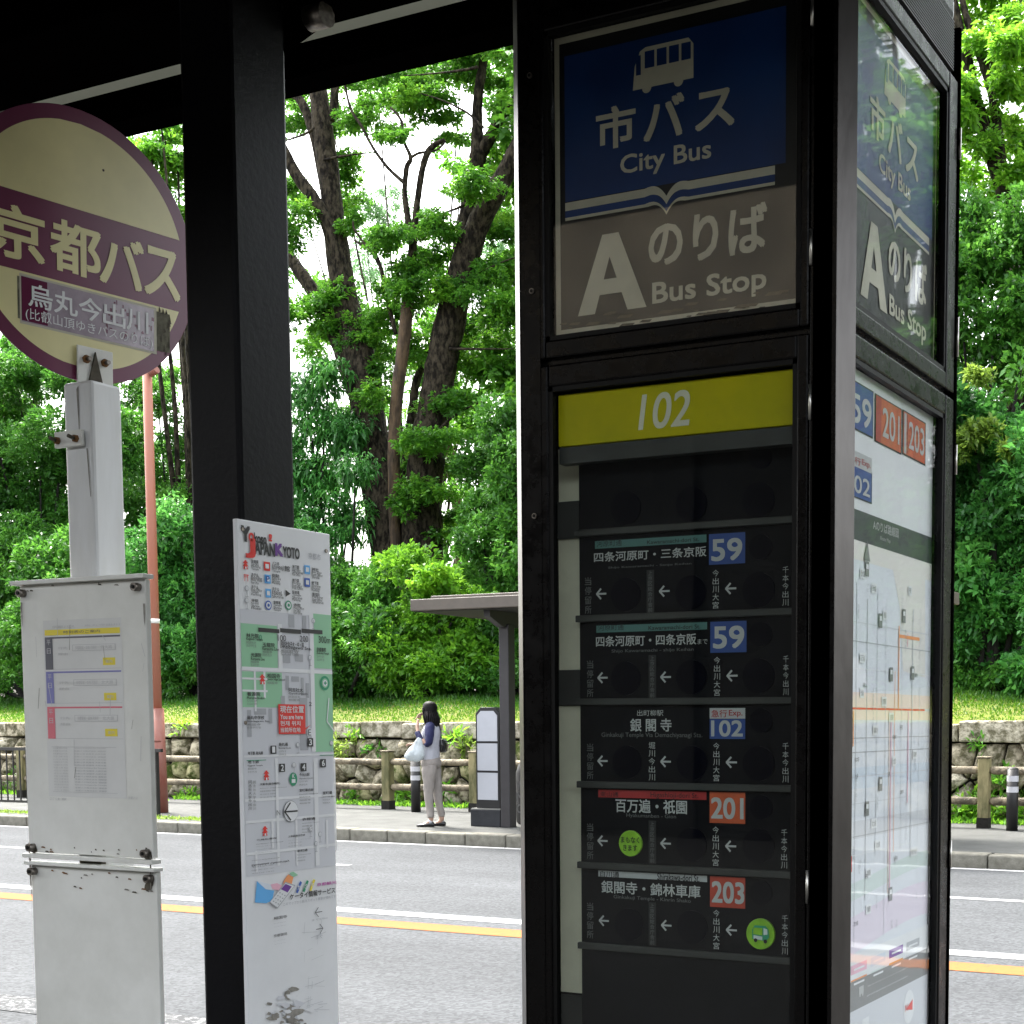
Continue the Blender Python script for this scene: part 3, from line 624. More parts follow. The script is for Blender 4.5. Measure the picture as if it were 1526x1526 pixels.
pr.build('route_print', board)
def gdisc(x, y, r):
    a = pY(x, y, YB - .004); o = MB().disc((a.x, YB - .004, a.z), UX, UZ, r, -.005, 36).build('indicator_disc', 'green_disc', board, bevel=.001); return a
a = gdisc(939, 1257, .0205); q = Print('Y', YB - .0045)
q.text('まもなく', a.x - .016, a.x + .017, a.z + .001, a.z + .0105, 'sign_black', .0006, .01); q.text('きます', a.x - .012, a.x + .013, a.z - .0115, a.z - .002, 'sign_black', .0006, .01)
a = gdisc(1133, 1392, .0235)
bx = a.x; bz = a.z
q.poly([(bx - .013, bz - .008), (bx + .010, bz - .010), (bx + .015, bz - .004), (bx + .014, bz + .008), (bx + .009, bz + .013), (bx - .009, bz + .013), (bx - .013, bz + .006)], 'print_darkgreen', .0006)
q.poly([(bx - .0115, bz - .0005), (bx + .004, bz - .0015), (bx + .004, bz + .0095), (bx - .0105, bz + .0095)], 'green_disc', .0010)
q.poly([(bx + .006, bz - .001), (bx + .0125, bz + .000), (bx + .012, bz + .008), (bx + .006, bz + .0095)], 'print_mint', .0010)
q.poly([(bx - .0105, bz - .0075), (bx + .004, bz - .009), (bx + .004, bz - .0035), (bx - .0105, bz - .002)], 'print_mint', .0010)
q.circ(bx - .007, bz - .0095, .003, 'sign_black', .0012, 12); q.circ(bx + .009, bz - .0105, .003, 'sign_black', .0012, 12)
q.build('disc_print', board)

# ---- side door: white poster with route badges, map, bands
po = MB().box(-.765, -.757, 2.0075, 2.444, .325, 1.912).build('poster', 'poster_white', K)
pr = Print('X', -.7568); T = pr.tpx
def sb(bl, tr, m): pr.rpx((bl[0] - 1.5, bl[1] + 1.5), (tr[0] + 1.2, tr[1] - 1.5), 'print_black', .0006); pr.rpx(bl, tr, m, .0010)
sb((1262, 632), (1300, 585), 'badge_blue'); T('59', (1268, 626), (1297, 600), LW, .0016, .02, 0, 4)
sb((1304, 656), (1342, 611), 'badge_orange'); pr.rpx((1304, 656), (1312.5, 593), 'red_text', .0013); T('201', (1314, 650), (1339, 621), LW, .0016, .012, 0, 4)
sb((1345, 675), (1378, 632), 'badge_orange'); pr.rpx((1346, 675), (1350, 617), 'badge_white', .0013); pr.rpx((1350.4, 676), (1351.6, 619), 'print_black', .0013); T('203', (1353, 668), (1376, 641), LW, .0016, .012, 0, 4)
sb((1262, 735), (1298, 706), 'badge_blue'); pr.rpx((1262, 690), (1298, 683.5), 'badge_white', .0013)
T('102', (1263, 729), (1295, 717), LW, .0016, .014, 0, 4); T('行', (1272.5, 691), (1281, 684), 'red_text', .0016, .01); T('Exp.', (1283, 695), (1296, 690), 'red_text', .0016, .01)
a = pr.uv(1273, 804); b = pr.uv(1378, 798); Wu0, Wu1 = 2.010, 2.442
band = [pr.uv(1273, 758)[1], pr.uv(1273, 804)[1]]
pr.rect(Wu0, Wu1, band[1], band[0], 'print_darkband', .0006)
T('Aのりば路線図', (1300, 789), (1338, 788), LW, .0012, .01); T('Route Map', (1311, 808 - 2), (1326, 806 - 2), 'letter_white')
zt = band[1]; zb = pr.uv(1271, 1462)[1]; zb2 = pr.uv(1271, 1506)[1]; W_ = Wu1 - Wu0
zy = lambda y: pr.uv(1325, y)[1]
pr.rect(Wu0, Wu1, zb, zt, 'print_lavender', .0006)
pr.rect(Wu0, Wu1, zy(848), zt, 'print_beige', .0008)
pr.poly([pr.uv(1330, 850), pr.uv(1340, 905), pr.uv(1345, 1000), pr.uv(1378, 1010), pr.uv(1378, 850)], 'print_beige', .0009)
pr.rect(Wu0, Wu1, zy(1055), zy(1034), 'print_peach', .0010); pr.rect(Wu0, Wu1, zy(1073), zy(1059), 'print_peach', .0010)
pr.rect(Wu0 + .02, Wu1 - .03, zy(1058.5), zy(1055.5), 'print_red', .0012)
pr.rect(Wu0, Wu1, zy(1170), zy(1140), 'print_paleblue', .0008); pr.rect(Wu0, Wu1, zy(1240), zy(1215), 'print_lightgrey', .0008)
def wave(y0, y1, amp, m, ph):
    n = 14
    for k in range(n):
        f0 = k / n; f1 = (k + 1) / n; g = lambda f: amp * math.sin(f * 3.2 + ph)
        pr.poly([(Wu0 + W_ * f0, zy(y1) + g(f0)), (Wu0 + W_ * f1, zy(y1) + g(f1)), (Wu0 + W_ * f1, zy(y0) + g(f1)), (Wu0 + W_ * f0, zy(y0) + g(f0))], m, .0009)
wave(1292, 1316, .012, 'print_mint', -1.4); wave(1340, 1392, .012, 'print_lilac', -1.2)
rm = random.Random(11)
for k in range(9):
    u = Wu0 + W_ * (.06 + .1 * k + rm.uniform(-.02, .02)); z0_ = zy(rm.choice((1330, 1270, 1390))); z1_ = zy(rm.choice((900, 960, 1000, 880)))
    pr.line((u, z0_), (u + rm.uniform(-.004, .004), z1_), rm.choice((.0016, .003, .002)), rm.choice(('print_grey', 'print_lightgrey', 'print_lightgrey', 'poster_white', 'print_orange')), .0012 + .00005 * k)
for y in (935, 962, 1000, 1098, 1118, 1152, 1190, 1236, 1262): pr.rect(Wu0, Wu1 - rm.choice((0, 0, .1)), zy(y + 1.3), zy(y), rm.choice(('print_grey', 'print_lightgrey', 'poster_white')), .0014)
for u, c, y0, y1 in ((.50, 'print_peach', 1330, 1060), (.52, 'print_pink', 1330, 1060), (.72, 'print_pink', 1200, 1060), (.12, 'print_orange', 1110, 1060), (.60, 'print_orange', 1058, 930), (.70, 'print_pink', 960, 940)):
    pr.rect(Wu0 + W_ * u, Wu0 + W_ * u + .0035, zy(y0), zy(y1), c, .0016)
pr.rect(Wu0 + W_ * .6, Wu0 + W_ * .85, zy(948), zy(943), 'print_orange', .0017)
lab = ['烏丸今出川', '北大路', '京都駅', '西大路', '銀閣寺', '四条', '三条', '河原町', '百万遍', '大宮', '七条', '祇園', '白梅町', '出町柳', '円町', '東山', '丸太町', '九条']
for k in range(46):
    u = Wu0 + W_ * rm.uniform(.03, .84); z = rm.uniform(zy(1385), zy(868)); t = rm.choice(lab)
    if rm.random() < .35:
        pr.rect(u - .003, u + .012 * len(t) / 2 + .003, z - .003, z + .012, 'poster_white', .0018 + k * .00001)
        pr.text(t, u, u + .012 * len(t) / 2, z, z + .009, 'print_midband', .0024, 0, 0, 2)
    elif rm.random() < .5:
        for q_, ch in enumerate(t): pr.text(ch, u, u + .0055, z - q_ * .0075, z - q_ * .0075 + .006, 'print_grey', .0022, 0, 0, 2)
    else: pr.text(t, u, u + .009 * len(t) / 2 + .004, z, z + .007, 'print_black', .0022, .0, 0, 2)
for x, y in ((1290, 848), (1345, 918), (1358, 1003), (1326, 1005), (1310, 925), (1310, 1168), (1290, 1205), (1325, 1332)):
    u, z = pr.uv(x, y); pr.rect(u - .008, u + .008, z - .011, z + .011, 'print_midband', .0026); pr.rect(u - .005, u + .005, z, z + .007, 'poster_white', .0029)
u, z = pr.uv(1290, 828); pr.poly([(u - .013, z - .008), (u + .013, z - .008), (u, z + .022)], 'print_midband', .0026)
pr.rect(Wu0, Wu0 + .05, zy(1236) - .04, zy(1236) + .03, 'poster_white', .0028); pr.rect(Wu0, Wu0 + .048, zy(1275) - .01, zy(1275) + .014, 'print_red', .0030)
# legend chips, lower band, grey sheet
zl = pr.uv(1271, 1405)[1]
pr.rect(Wu0, Wu1, zb, zy(1400), 'poster_white', .0018)
chips = ['print_pink', 'print_paleblue', 'print_purple', 'print_grey', 'print_orange', 'print_mint', 'print_brown', 'print_lightgrey']
for k in range(8):
    u = Wu0 + .05 + (k % 4) * .088; z = zy(1415) - (k // 4) * .022; pr.rect(u, u + .07, z - .014, z, chips[k], .0022); pr.rect(u + .012, u + .058, z - .009, z - .006, 'poster_white', .0026)
pr.rect(Wu0, Wu1, zb2, zb, 'print_midband', .0022); pr.rect(Wu0, Wu1, .335, zb2, 'print_lightgrey', .0022)
T('烏丸今出川バスのりば案内', (1290, 1471), (1351, 1440), LW, .0028, .01); T('Bus Stop Information of Karasuma Imadegawa', (1290, 1482), (1350, 1456), 'print_lightgrey', .0028)
u, z = pr.uv(1281, 1477); pr.rect(u - .010, u + .010, z - .004, z + .008, LW, .0028); pr.circ(u - .006, z - .005, .003, LW, .0029, 10); pr.circ(u + .006, z - .005, .003, LW, .0029, 10)
u, z = pr.uv(1352, 1500); pr.circ(u, z, .028, 'poster_white', .0028); pr.poly([(u - .018, z - .002), (u + .018, z - .008), (u + .018, z + .01)], 'print_red', .0034); pr.text('N', u - .020, u - .008, z - .005, z + .006, 'print_red', .0036)
pr.rect(Wu0 + .10, Wu0 + .13, .335, z + .02, 'poster_white', .0028)
pr.build('map_print', po)

#==PART3==
# ================================================================== tourist map board on the column
XM = -1.853
MS = thing('map_board', (XM, 2.1, .80), 'white tourist map board with red location box, fixed to the dark column', 'map board')
my0, my1, mz0, mz1 = 1.972, 2.214, .62, 1.752
bd = MB().box(XM - .010, XM, my0, my1, mz0, mz1).build('board', 'poster_white', MS, bevel=.0015)
pr = Print('X', XM); T = pr.tpx; rm = random.Random(4)
PB = 'print_black'
T('Y', (359, 805), (371, 786), PB, .0016, .05); T('o', (370, 806), (377, 795), 'print_red', .0018, .04); T('koso', (378, 808), (396, 797), PB, .0016, .03); T('!', (400, 806), (404, 797), 'print_red', .0016, .05)
T('J', (366, 829), (378, 805), 'print_red', .0018, .06); T('APAN', (379, 825), (408, 811), PB, .0016, .03); T('K', (410, 827), (420, 812), 'print_purple', .0016, .06); T('YOTO', (421, 830), (445, 818), PB, .0016, .03)
T('京都市', (459, 833), (477, 826), 'print_grey', .0012)
# legend icons with small captions
def cap(x, y, n=3, w_=12, m=PB):
    c = ('神社', '寺院', '郵便局', '駐車場', 'ホテル', '観光案内', 'バス停', '交番', '地下鉄')
    T(rm.choice(c), (x, y), (x + w_ * .6, y - 4), m, .0012, .008, 0, 2)
    for k in range(1, n): T(rm.choice(('Temple', 'Shrine', 'Post Office', 'Parking', 'Hotel', 'Police Box', 'Bus Stop')), (x, y + 3.6 * k), (x + w_ * rm.uniform(.6, 1), y + 3.6 * k - 2.6), m, .0012, .0, 0, 2)
def pagoda(x, y, s):
    u, z = pr.uv(x, y); k = s * .0011
    for w0, h0, h1 in ((3, 6, 8.5), (6.5, 3.2, 6), (4, .5, 3.2), (7, -2, .5), (5.5, -7, -2)):
        pr.poly([(u - w0 * k, z + h0 * k), (u + w0 * k, z + h0 * k), (u + w0 * .6 * k, z + h1 * k), (u - w0 * .6 * k, z + h1 * k)], 'print_red', .0016)
    pr.rect(u - 1.6 * k, u + 1.6 * k, z - 7 * k, z - 3 * k, 'poster_white', .0020)
def tree_icon(x, y, m='print_grey'):
    u, z = pr.uv(x, y); pr.circ(u, z + .006, .005, m, .0016, 12); pr.circ(u, z + .006, .0038, 'poster_white', .0019, 12); pr.rect(u - .0006, u + .0006, z - .008, z + .008, m, .0020); pr.rect(u - .004, u + .004, z - .009, z - .008, m, .0020)
pagoda(365, 842, .9)
u, z = pr.uv(366, 861)
for q in ((-.006, .006, .004, .0055), (-.005, .005, .001, .002), (-.0042, -.003, -.006, .005), (.003, .0042, -.006, .005)): pr.rect(u + q[0], u + q[1], z + q[2], z + q[3], 'print_red', .0016)
for x, y, m, w_ in ((397, 844, 'print_red', 4.5), (398, 863, 'print_skyblue', 4.5), (457, 849, 'print_skyblue', 4), (457, 868, 'print_blue', 4), (399, 884, 'print_skyblue', 4)):
    pr.rpx((x - w_, y + 6), (x + w_, y - 6), m, .0014); pr.rpx((x - w_ * .55, y + 3), (x + w_ * .55, y - 3), 'poster_white', .0018)
T('P', (395.5, 867), (400, 859), 'print_blue', .0022, .02)
T('▶', (425, 889), (432, 880), PB, .0014); T('館', (423, 851), (431, 844), PB, .0014, .01)
for x, y, m in ((399, 902, 'print_blue'), (429, 902, 'print_darkgreen')):
    u, z = pr.uv(x, y); pr.circ(u, z, .0085, m, .0014, 20); pr.circ(u, z, .006, 'poster_white', .0018, 20); pr.circ(u, z, .003, m, .0021, 12)
tree_icon(367, 882); tree_icon(367, 900)
for x, y in ((374, 839), (405, 842), (435, 847), (464, 851), (374, 859), (405, 860), (435, 867), (464, 871), (374, 877), (405, 880), (435, 885), (465, 888), (374, 897), (407, 900), (437, 904)): cap(x, y, 4, 17)
# the map itself
zM1 = pr.uv(420, 913)[1]; zM0 = pr.uv(375, 1306)[1]
U0, U1 = my0 + .002, my1 - .002
pr.rect(U0, U1, zM0, zM1, 'print_lightgrey', .0005)
def R_(x0, x1, y0, y1, m, h): # rectangle from image columns and rows
    a = pr.uv(x0, (y0 + y1) / 2); b = pr.uv(x1, (y0 + y1) / 2); t = pr.uv((x0 + x1) / 2, y0)[1]; bo = pr.uv((x0 + x1) / 2, y1)[1]
    pr.rect(max(a[0], U0), min(b[0], U1), bo, t, m, h)
R_(340, 413, 930, 996, 'print_green', .0008); R_(340, 420, 1001, 1054, 'print_green', .0008); R_(467, 520, 917, 997, 'print_green', .0008); R_(468, 520, 1003, 1120, 'print_green', .0008)
for x0, x1, y0, y1 in ((430, 438, 916, 935), (450, 456, 918, 938), (421, 432, 975, 988), (439, 451, 975, 986), (425, 430, 1007, 1028), (434, 445, 1008, 1016), (448, 452, 1010, 1036), (455, 460, 1018, 1040), (418, 424, 1037, 1050), (446, 458, 1040, 1118), (400, 405, 1056, 1078), (368, 374, 1058, 1098), (378, 396, 1056, 1065)): R_(x0, x1, y0, y1, 'print_grey', .0010)
for x0, x1, y0, y1 in ((340, 520, 996.5, 1002), (340, 520, 1124, 1127), (462, 468, 915, 1120), (378, 381, 998, 1060), (392, 395, 998, 1040), (360, 398, 1010, 1013), (360, 398, 1028, 1031), (414, 420, 930, 1000), (360, 520, 1186, 1190), (411, 415, 1130, 1290), (468, 474, 1130, 1290), (340, 520, 1218, 1222), (340, 520, 1264, 1268), (440, 443, 1222, 1290), (404, 407, 1222, 1264), (485, 488, 1222, 1264), (380, 383, 1268, 1300), (500, 503, 1130, 1268)): R_(x0, x1, y0, y1, 'poster_white', .0012)
for k in range(3): R_(384 + k * 32.2, 415 + k * 32.2, 936.5 + k * .8, 942.5 + k * .8, PB, .0018)
T('0', (385, 954), (389, 946), 'print_darkgreen', .0018); T('100', (413, 955), (425, 947), PB, .0018); T('200', (446, 956), (458, 948), PB, .0018); T('300m', (474, 958), (491, 949), PB, .0018)
def block(x, y, w_, rows_, b=0, first=None):
    w_ = min(w_, 502 - x)
    wd = ['相国寺', '玉龍院', '光源院', '同志社大学', '同志社女子大・中・高', '室町通', '新町通', '烏丸通', '上京中学校', '地下鉄 烏丸線', '今出川駅', '三時知恩寺', '上立売通']
    en = ['Shokokuji Temple', 'Gyokuryuin', 'Kogenin Temple', 'Doshisha University', 'Karasuma Line', 'Muromachi-dori', 'Imadegawa Sta.', 'Junior High School']
    T(first or rm.choice(wd), (x, y), (x + w_ * .75, y - 5.5), PB, .0020, .010, 0, 2)
    for k in range(1, rows_):
        T(rm.choice(en) if k == 1 else rm.choice(('쇼코쿠지 절', '相国寺', '도시샤 대학', '同志社大')), (x, y + 4.6 * k), (x + w_ * (1 if k == 1 else .6), y + 4.6 * k - 3.2), PB if k == 1 else 'print_midband', .0020, .006 if k == 1 else 0, 0, 2)
for a in ((366, 950, 24, 4, 0, '林光院'), (390, 964, 24, 4, 0, '玉龍院'), (373, 979, 20, 4, 0, '光源院'), (417, 963, 46, 4, 0, '同志社女子大・中・高'), (471, 971, 18, 4, 0, '京都御苑'), (397, 1010, 26, 3, 0, '相国寺'), (367, 1037, 26, 4, 0, '養源院'), (429, 1031, 28, 4, 0, '同志社大'), (367, 1072, 34, 4, 0, '烏丸中学校'), (414, 1112, 18, 4, 0, '烏丸通'), (368, 1125, 30, 1, 0, '地下鉄 烏丸線'), (368, 1138, 22, 4, 0, '地下鉄'),
          (386, 1171, 40, 5, 0, '大聖寺(御寺御所)'), (445, 1157, 20, 4, 0, '今出川駅'), (445, 1180, 28, 5, 0, '室町幕府跡'), (480, 1184, 18, 4, 0, '室町通'), (449, 1223, 26, 5, 0, '衣棚通'), (381, 1253, 40, 5, 0, '三時知恩寺'), (428, 1248, 34, 4, 0, '上京区総合庁舎'), (442, 1270, 20, 4, 0, '新町通'), (374, 1283, 56, 5, 0, '同志社大学新町校舎')): block(*a)
for k, ch in enumerate('同志社大学今出川'):
    T(ch, (369, 1168 + k * 5.6), (374, 1163 + k * 5.6), PB, .0020, .0, 0, 2); T(ch, (376, 1168 + k * 5.6), (380, 1163.5 + k * 5.6), 'print_midband', .0020, .0, 0, 2)
pagoda(390, 1013, 1); pagoda(396, 1156, 1); pagoda(394, 1239, 1)
for x, y in ((466, 930), (461, 985), (443, 1115), (493, 1112), (437, 1145), (462, 1240), (476, 1248), (470, 1262)): tree_icon(x, y)
# red location box
bl = (414, 1094); tr = (453, 1050)
pr.rpx(bl, tr, 'print_red', .0024); a = pr.uv(*bl); b = pr.uv(*tr); w_ = b[0] - a[0]; h_ = b[1] - a[1]
L = lambda t, v0, v1, f0=.06, f1=.94, bo=.012: pr.text(t, a[0] + w_ * f0, a[0] + w_ * f1, a[1] + h_ * v0, a[1] + h_ * v1, 'poster_white', .0030, bo)
L('現在位置', .72, .95); L('You are here', .50, .65, .06, .9, .02); L('현재 위치', .28, .44, .06, .8); L('当前所在地', .06, .22, .06, .8)
pr.poly([pr.uv(452, 1086), pr.uv(462, 1080), pr.uv(452, 1089)], 'print_red', .0024)
u, z = pr.uv(483, 1018); pr.circ(u, z, .0135, 'print_darkgreen', .0016, 26); pr.circ(u, z, .0088, 'print_green', .0020, 26); pr.circ(u, z, .0062, 'poster_white', .0023, 20); pr.rect(u - .004, u + .004, z - .0012, z + .0012, 'print_darkgreen', .0027); pr.rect(u - .0012, u + .0012, z - .004, z + .004, 'print_darkgreen', .0026)
pr.lpx((489, 1040), (486, 1075), 2, 'poster_white', .0020); pr.lpx((486, 1075), (497, 1090), 2, 'poster_white', .0022)
for t, x, y in (('1', 406, 1117), ('2', 419, 1144), ('3', 461, 1106), ('4', 451, 1143), ('6', 480, 1137)):
    pr.rpx((x - 4.2, y + 6.5), (x + 4.2, y - 6), PB, .0022); T(t, (x - 2, y + 4.5), (x + 2, y - 4.3), 'poster_white', .0028, .02)
T('2', (459, 1052), (463, 1046), PB, .0024); pr.rpx((457, 1097), (463, 1086), 'poster_white', .0020); T('E', (458, 1096), (462, 1087), PB, .0024)
u, z = pr.uv(436, 1161); pr.circ(u, z, .0105, 'print_darkgreen', .0018, 22, .0125); pr.rect(u - .005, u + .005, z - .007, z + .000, 'poster_white', .0022); pr.text('K', u - .003, u + .003, z + .002, z + .009, 'poster_white', .0024, .02)
u, z = pr.uv(432, 1209); pr.circ(u, z, .0195, PB, .0022, 34); pr.circ(u, z, .0188, 'poster_white', .0026, 34); pr.arrow(u, z, .017, PB, .0032, .0028); T('N', (411, 1215), (416, 1207), 'print_midband', .0026)
pr.rpx((366, 1134), (395, 1132), 'print_darkgreen', .0024); pr.rpx((475, 1126), (497, 1124.5), 'print_darkgreen', .0024)
# advert strip
P_ = lambda pts, m, h: pr.poly([pr.uv(*p) for p in pts], m, h)
P_([(379, 1345), (382, 1313), (396, 1320), (408, 1326), (405, 1342), (396, 1346)], 'print_skyblue', .0012); P_([(382, 1313), (403, 1318), (408, 1327), (395, 1325)], 'print_paleblue', .0014)
P_([(402, 1318), (412, 1316), (424, 1322), (416, 1327), (405, 1325)], 'print_pink', .0016); P_([(422, 1312), (428, 1303), (436, 1307), (433, 1320), (424, 1328), (420, 1322)], 'print_orange', .0018); P_([(430, 1301), (436, 1299), (443, 1304), (436, 1307)], 'print_green', .0020)
P_([(400, 1345), (424, 1314), (439, 1319), (412, 1354)], 'print_grey', .0020); P_([(401, 1344), (424, 1316), (437, 1320), (412, 1352)], 'poster_white', .0022); P_([(417, 1325), (424, 1317), (433, 1321), (427, 1330)], 'print_purple', .0025)
for i in range(4):
    for j in range(3): T('■', (405 + i * 3.2 + j * 3.6, 1344 - i * 4.2 + j * 2), (407 + i * 3.2 + j * 3.6, 1342 - i * 4.2 + j * 2), 'print_grey', .0026, 0, 0, 2)
for x, m, ch in ((444, 'print_blue', 'か'), (454, 'print_darkgreen', 'ざ'), (464, 'print_yellow', 'す')):
    u, z = pr.uv(x, 1322 - (x - 444) * .16); pr.poly([(u - .008, z - .009), (u - .003, z - .011), (u + .009, z + .008), (u + .004, z + .011)], m, .0020); pr.text(ch, u - .0035, u + .0035, z - .004, z + .004, 'poster_white', .0026, .01)
T('京都観光', (471, 1321), (500, 1312), 'print_magenta', .0020, .012); T('ケータイ情報サービス', (431, 1341), (498, 1322), PB, .0020, .014); T('このマップから観光スポット検索が便利です', (421, 1350), (499, 1333), 'print_grey', .0020)
for x, y in ((407, 1371), (407, 1397)): T('相国寺' if y < 1380 else '京都御苑', (x, y), (x + 20, y - 8), PB, .0016); [T(t, (x, y + 5 * k + 1), (x + 18, y + 5 * k - 3), 'print_grey', .0016) for k, t in ((1, 'Shokokuji'), (2, '쇼코쿠지'))]
u, z = pr.uv(474, 1359); pr.arrow(u, z, .0095, PB, .0016, .0012); u, z = pr.uv(475, 1384); pr.arrow(u, z, .0095, PB, .0016, .0012, False)
T('まで370m', (464, 1373), (487, 1366), 'print_grey', .0016); T('すぐ', (470, 1400), (480, 1392), 'print_grey', .0016)
# scratches and torn paper residue near the foot
for k in range(26):
    x = rm.uniform(448, 478); y = rm.uniform(1385, 1520); a = rm.uniform(-.4, .5) if rm.random() < .6 else 1.5; l_ = rm.uniform(6, 26)
    pr.lpx((x, y), (x + l_ * math.cos(a), y - l_ * math.sin(a)), rm.uniform(.25, .5), 'print_grey', .0012 + k * .00002)
for k in range(60):
    x = 430 + rm.gauss(0, 17); y = 1512 + rm.gauss(0, 16) - abs(x - 430) * .1
    if x < 392 or y < 1470: continue
    n = 7; s = rm.uniform(2.0, 8); a0 = rm.uniform(0, 3)
    P_([(x + s * rm.uniform(.5, 1.2) * 1.25 * math.cos(a0 + 6.283 * q / n), y - s * rm.uniform(.3, .9) * math.sin(a0 + 6.283 * q / n)) for q in range(n)], rm.choice(('dirt_residue', 'dirt_residue', 'print_lightgrey', 'dirt_residue', 'poster_white')), .0014 + k * .00002)
pr.build('map_print', bd)
for y, z in ((my0 + .012, 1.735), (my1 - .012, 1.72), (my0 + .008, 1.40)): MB().disc((XM, y, z), Vector((0, 1, 0)), Vector((0, 0, 1)), .0035, .002, 10).build('screw', 'bolt_steel', MS)

# ================================================================== round bus sign on its white pole
PX, PY = -2.255, 2.03; s_ = .073
RS = thing('round_bus_sign', (PX, PY, 0), 'round cream and maroon bus sign on a white square pole with faded timetable panels', 'bus stop sign')
MB().box(PX - s_ / 2, PX + s_ / 2, PY - s_ / 2 + .002, PY + s_ / 2, 0, pY(136, 566, 2.0).z).build('pole', 'pole_white', RS, bevel=.006)
MB().box(PX - .2, PX + .2, PY - .17, PY + .2, 0, .05).build('foot', 'concrete_dark', RS, bevel=.01)
sl_ = pY(115, 600, 1.996)
st = Print('Y', PY - s_ / 2 + .0015); st.qpx([(114, 580), (117, 575), (119, 640), (118, 640)], 'dirt_residue', .0006); st.qpx([(129, 668), (131, 668), (136, 740), (135, 740)], 'dirt_residue', .0006); st.build('rust_run', RS)
# disc: turned to face down the road
hd_ = R(9.5); DU = Vector((math.sin(hd_), math.cos(hd_), 0)); DV = Vector((DU.y * .035, -DU.x * .035, 1)).normalized(); DV = (DV - DU * DV.dot(DU)).normalized(); DN = DU.cross(DV)
tl = 0.0; DU, DV = (DU * math.cos(tl) + DV * math.sin(tl) * -1), (DV * math.cos(tl) + DU * math.sin(tl))
c0 = pY(122, 368, 2.03)
DR = .2445
dm = MB(); dm.disc(c0 - DN * .004, DU, DV, DR, .004, 72); dsc = dm.build('disc', 'disc_maroon', RS, bevel=.001)
g = GPrint(c0, DU, DV)
def arcseg(v0, v1, r, m, h, n=40):
    """part of a circle between heights v0 and v1"""
    pts = []
    for k in range(n + 1):
        v = v0 + (v1 - v0) * k / n; pts.append((math.sqrt(max(0, r * r - v * v)), v))
    g.poly(pts + [(-u, v) for u, v in pts[::-1]], m, h)
rr = DR * .895
bt = g.uv(135, 320); bb = g.uv(135, 430)
vb1, vb0 = .065, -.072
arcseg(vb1, rr, rr, 'disc_cream', .0008); arcseg(-rr, vb0, rr, 'disc_cream', .0008)
for ch, a, b in (('京', -.178, -.076), ('都', -.062, .036), ('バ', .037, .127), ('ス', .132, .208)): g.text(ch, a, b, -.052, .037, 'disc_cream', .0012, .020, 0, 5)
# faded sticker with the stop name
v1, v0 = -.080, -.160; u0_, u1_ = -.121, .150
g.rect(u0_ - .007, u1_ + .036, v0 + .004, v1 - .002, 'sticker_residue', .0010); g.rect(u0_ - .003, u1_ + .006, v0 - .004, v1 + .004, 'letter_khaki', .0014)
g.rect(u0_, u1_, v0, v1, 'sticker_mauve', .0018); g.rect(u0_, u0_ + .05, v0 + .002, v1 - .001, 'sticker_maroon', .0020)
rm = random.Random(8)
for k in range(34): u = rm.uniform(.045, .148); v = rm.uniform(v0 + .004, v1 - .006); g.rect(u, u + rm.uniform(.002, .006), v, v + rm.uniform(.003, .010), 'sticker_maroon', .0020 + k * .000002)
for k in range(14): u = u1_ + rm.uniform(.008, .036); v = rm.uniform(v0 - .004, v1); g.poly([(u, v), (u + rm.uniform(.002, .006), v + .002), (u + .002, v + rm.uniform(.006, .018))], 'grime', .0016 + k * .00001)
for k, ch in enumerate('烏丸今出川'): g.text(ch, -.108 + k * .0495, -.108 + k * .0495 + .046, -.130, -.090, 'poster_white', .0030, .012)
g.text('(比叡山頂ゆきバスのりば)', -.114, .146, -.157, -.134, 'poster_white', .0030, 0)
for u, v in ((.045, .150),): g.circ(u, v, .0025, 'grime', .0014, 8)
g.build('sign_print', dsc)
# bracket plate with bolts and wedge below the disc
q = GPrint(c0 + DN * .0, DU, DV)
a = Vector(pY(136, 545, 2.0)); bc = c0 - DV * .210 + DU * .020
MB().obox(bc + DN * .006 - DV * .006, DU, DV, DN, .037, .036, .002).build('bracket_plate', 'white_enamel', RS, bevel=.002)
MB().prism([bc + DN * .0085 + DU * -.017 - DV * .04, bc + DN * .0085 + DU * .014 - DV * .04, bc + DN * .0085 + DU * -.002 + DV * .022], DN * .004).build('wedge', 'grime', RS)
for du in (-.020, .018):
    p = bc + DU * du + DV * .006; MB().tube([p + DN * .008, p + DN * .014], .0075, 6).build('bolt_head', 'rust', RS); MB().tube([p + DN * .014, p + DN * .024], .004, 8).build('bolt', 'bolt_steel', RS)
# clamp across the pole with two wing bolts
c1 = pY(84, 659, 1.990); c2 = pY(146, 650, 1.990); zc_ = (c1.z + c2.z) / 2
MB().box(c1.x, PX + .02, PY - s_ / 2 - .008, PY - s_ / 2 - .002, zc_ - .013, zc_ + .016).build('clamp', 'white_enamel', RS, bevel=.001)
for x in (c1.x + .010, PX + .006):
    MB().tube([(x, PY - s_ / 2 - .008, zc_), (x, PY - s_ / 2 - .014, zc_)], .007, 6).build('bolt_head', 'rust', RS); MB().tube([(x, PY - s_ / 2 - .014, zc_), (x - .002, PY - s_ / 2 - .026, zc_ + .003)], .0035, 8).build('bolt', 'grime', RS)
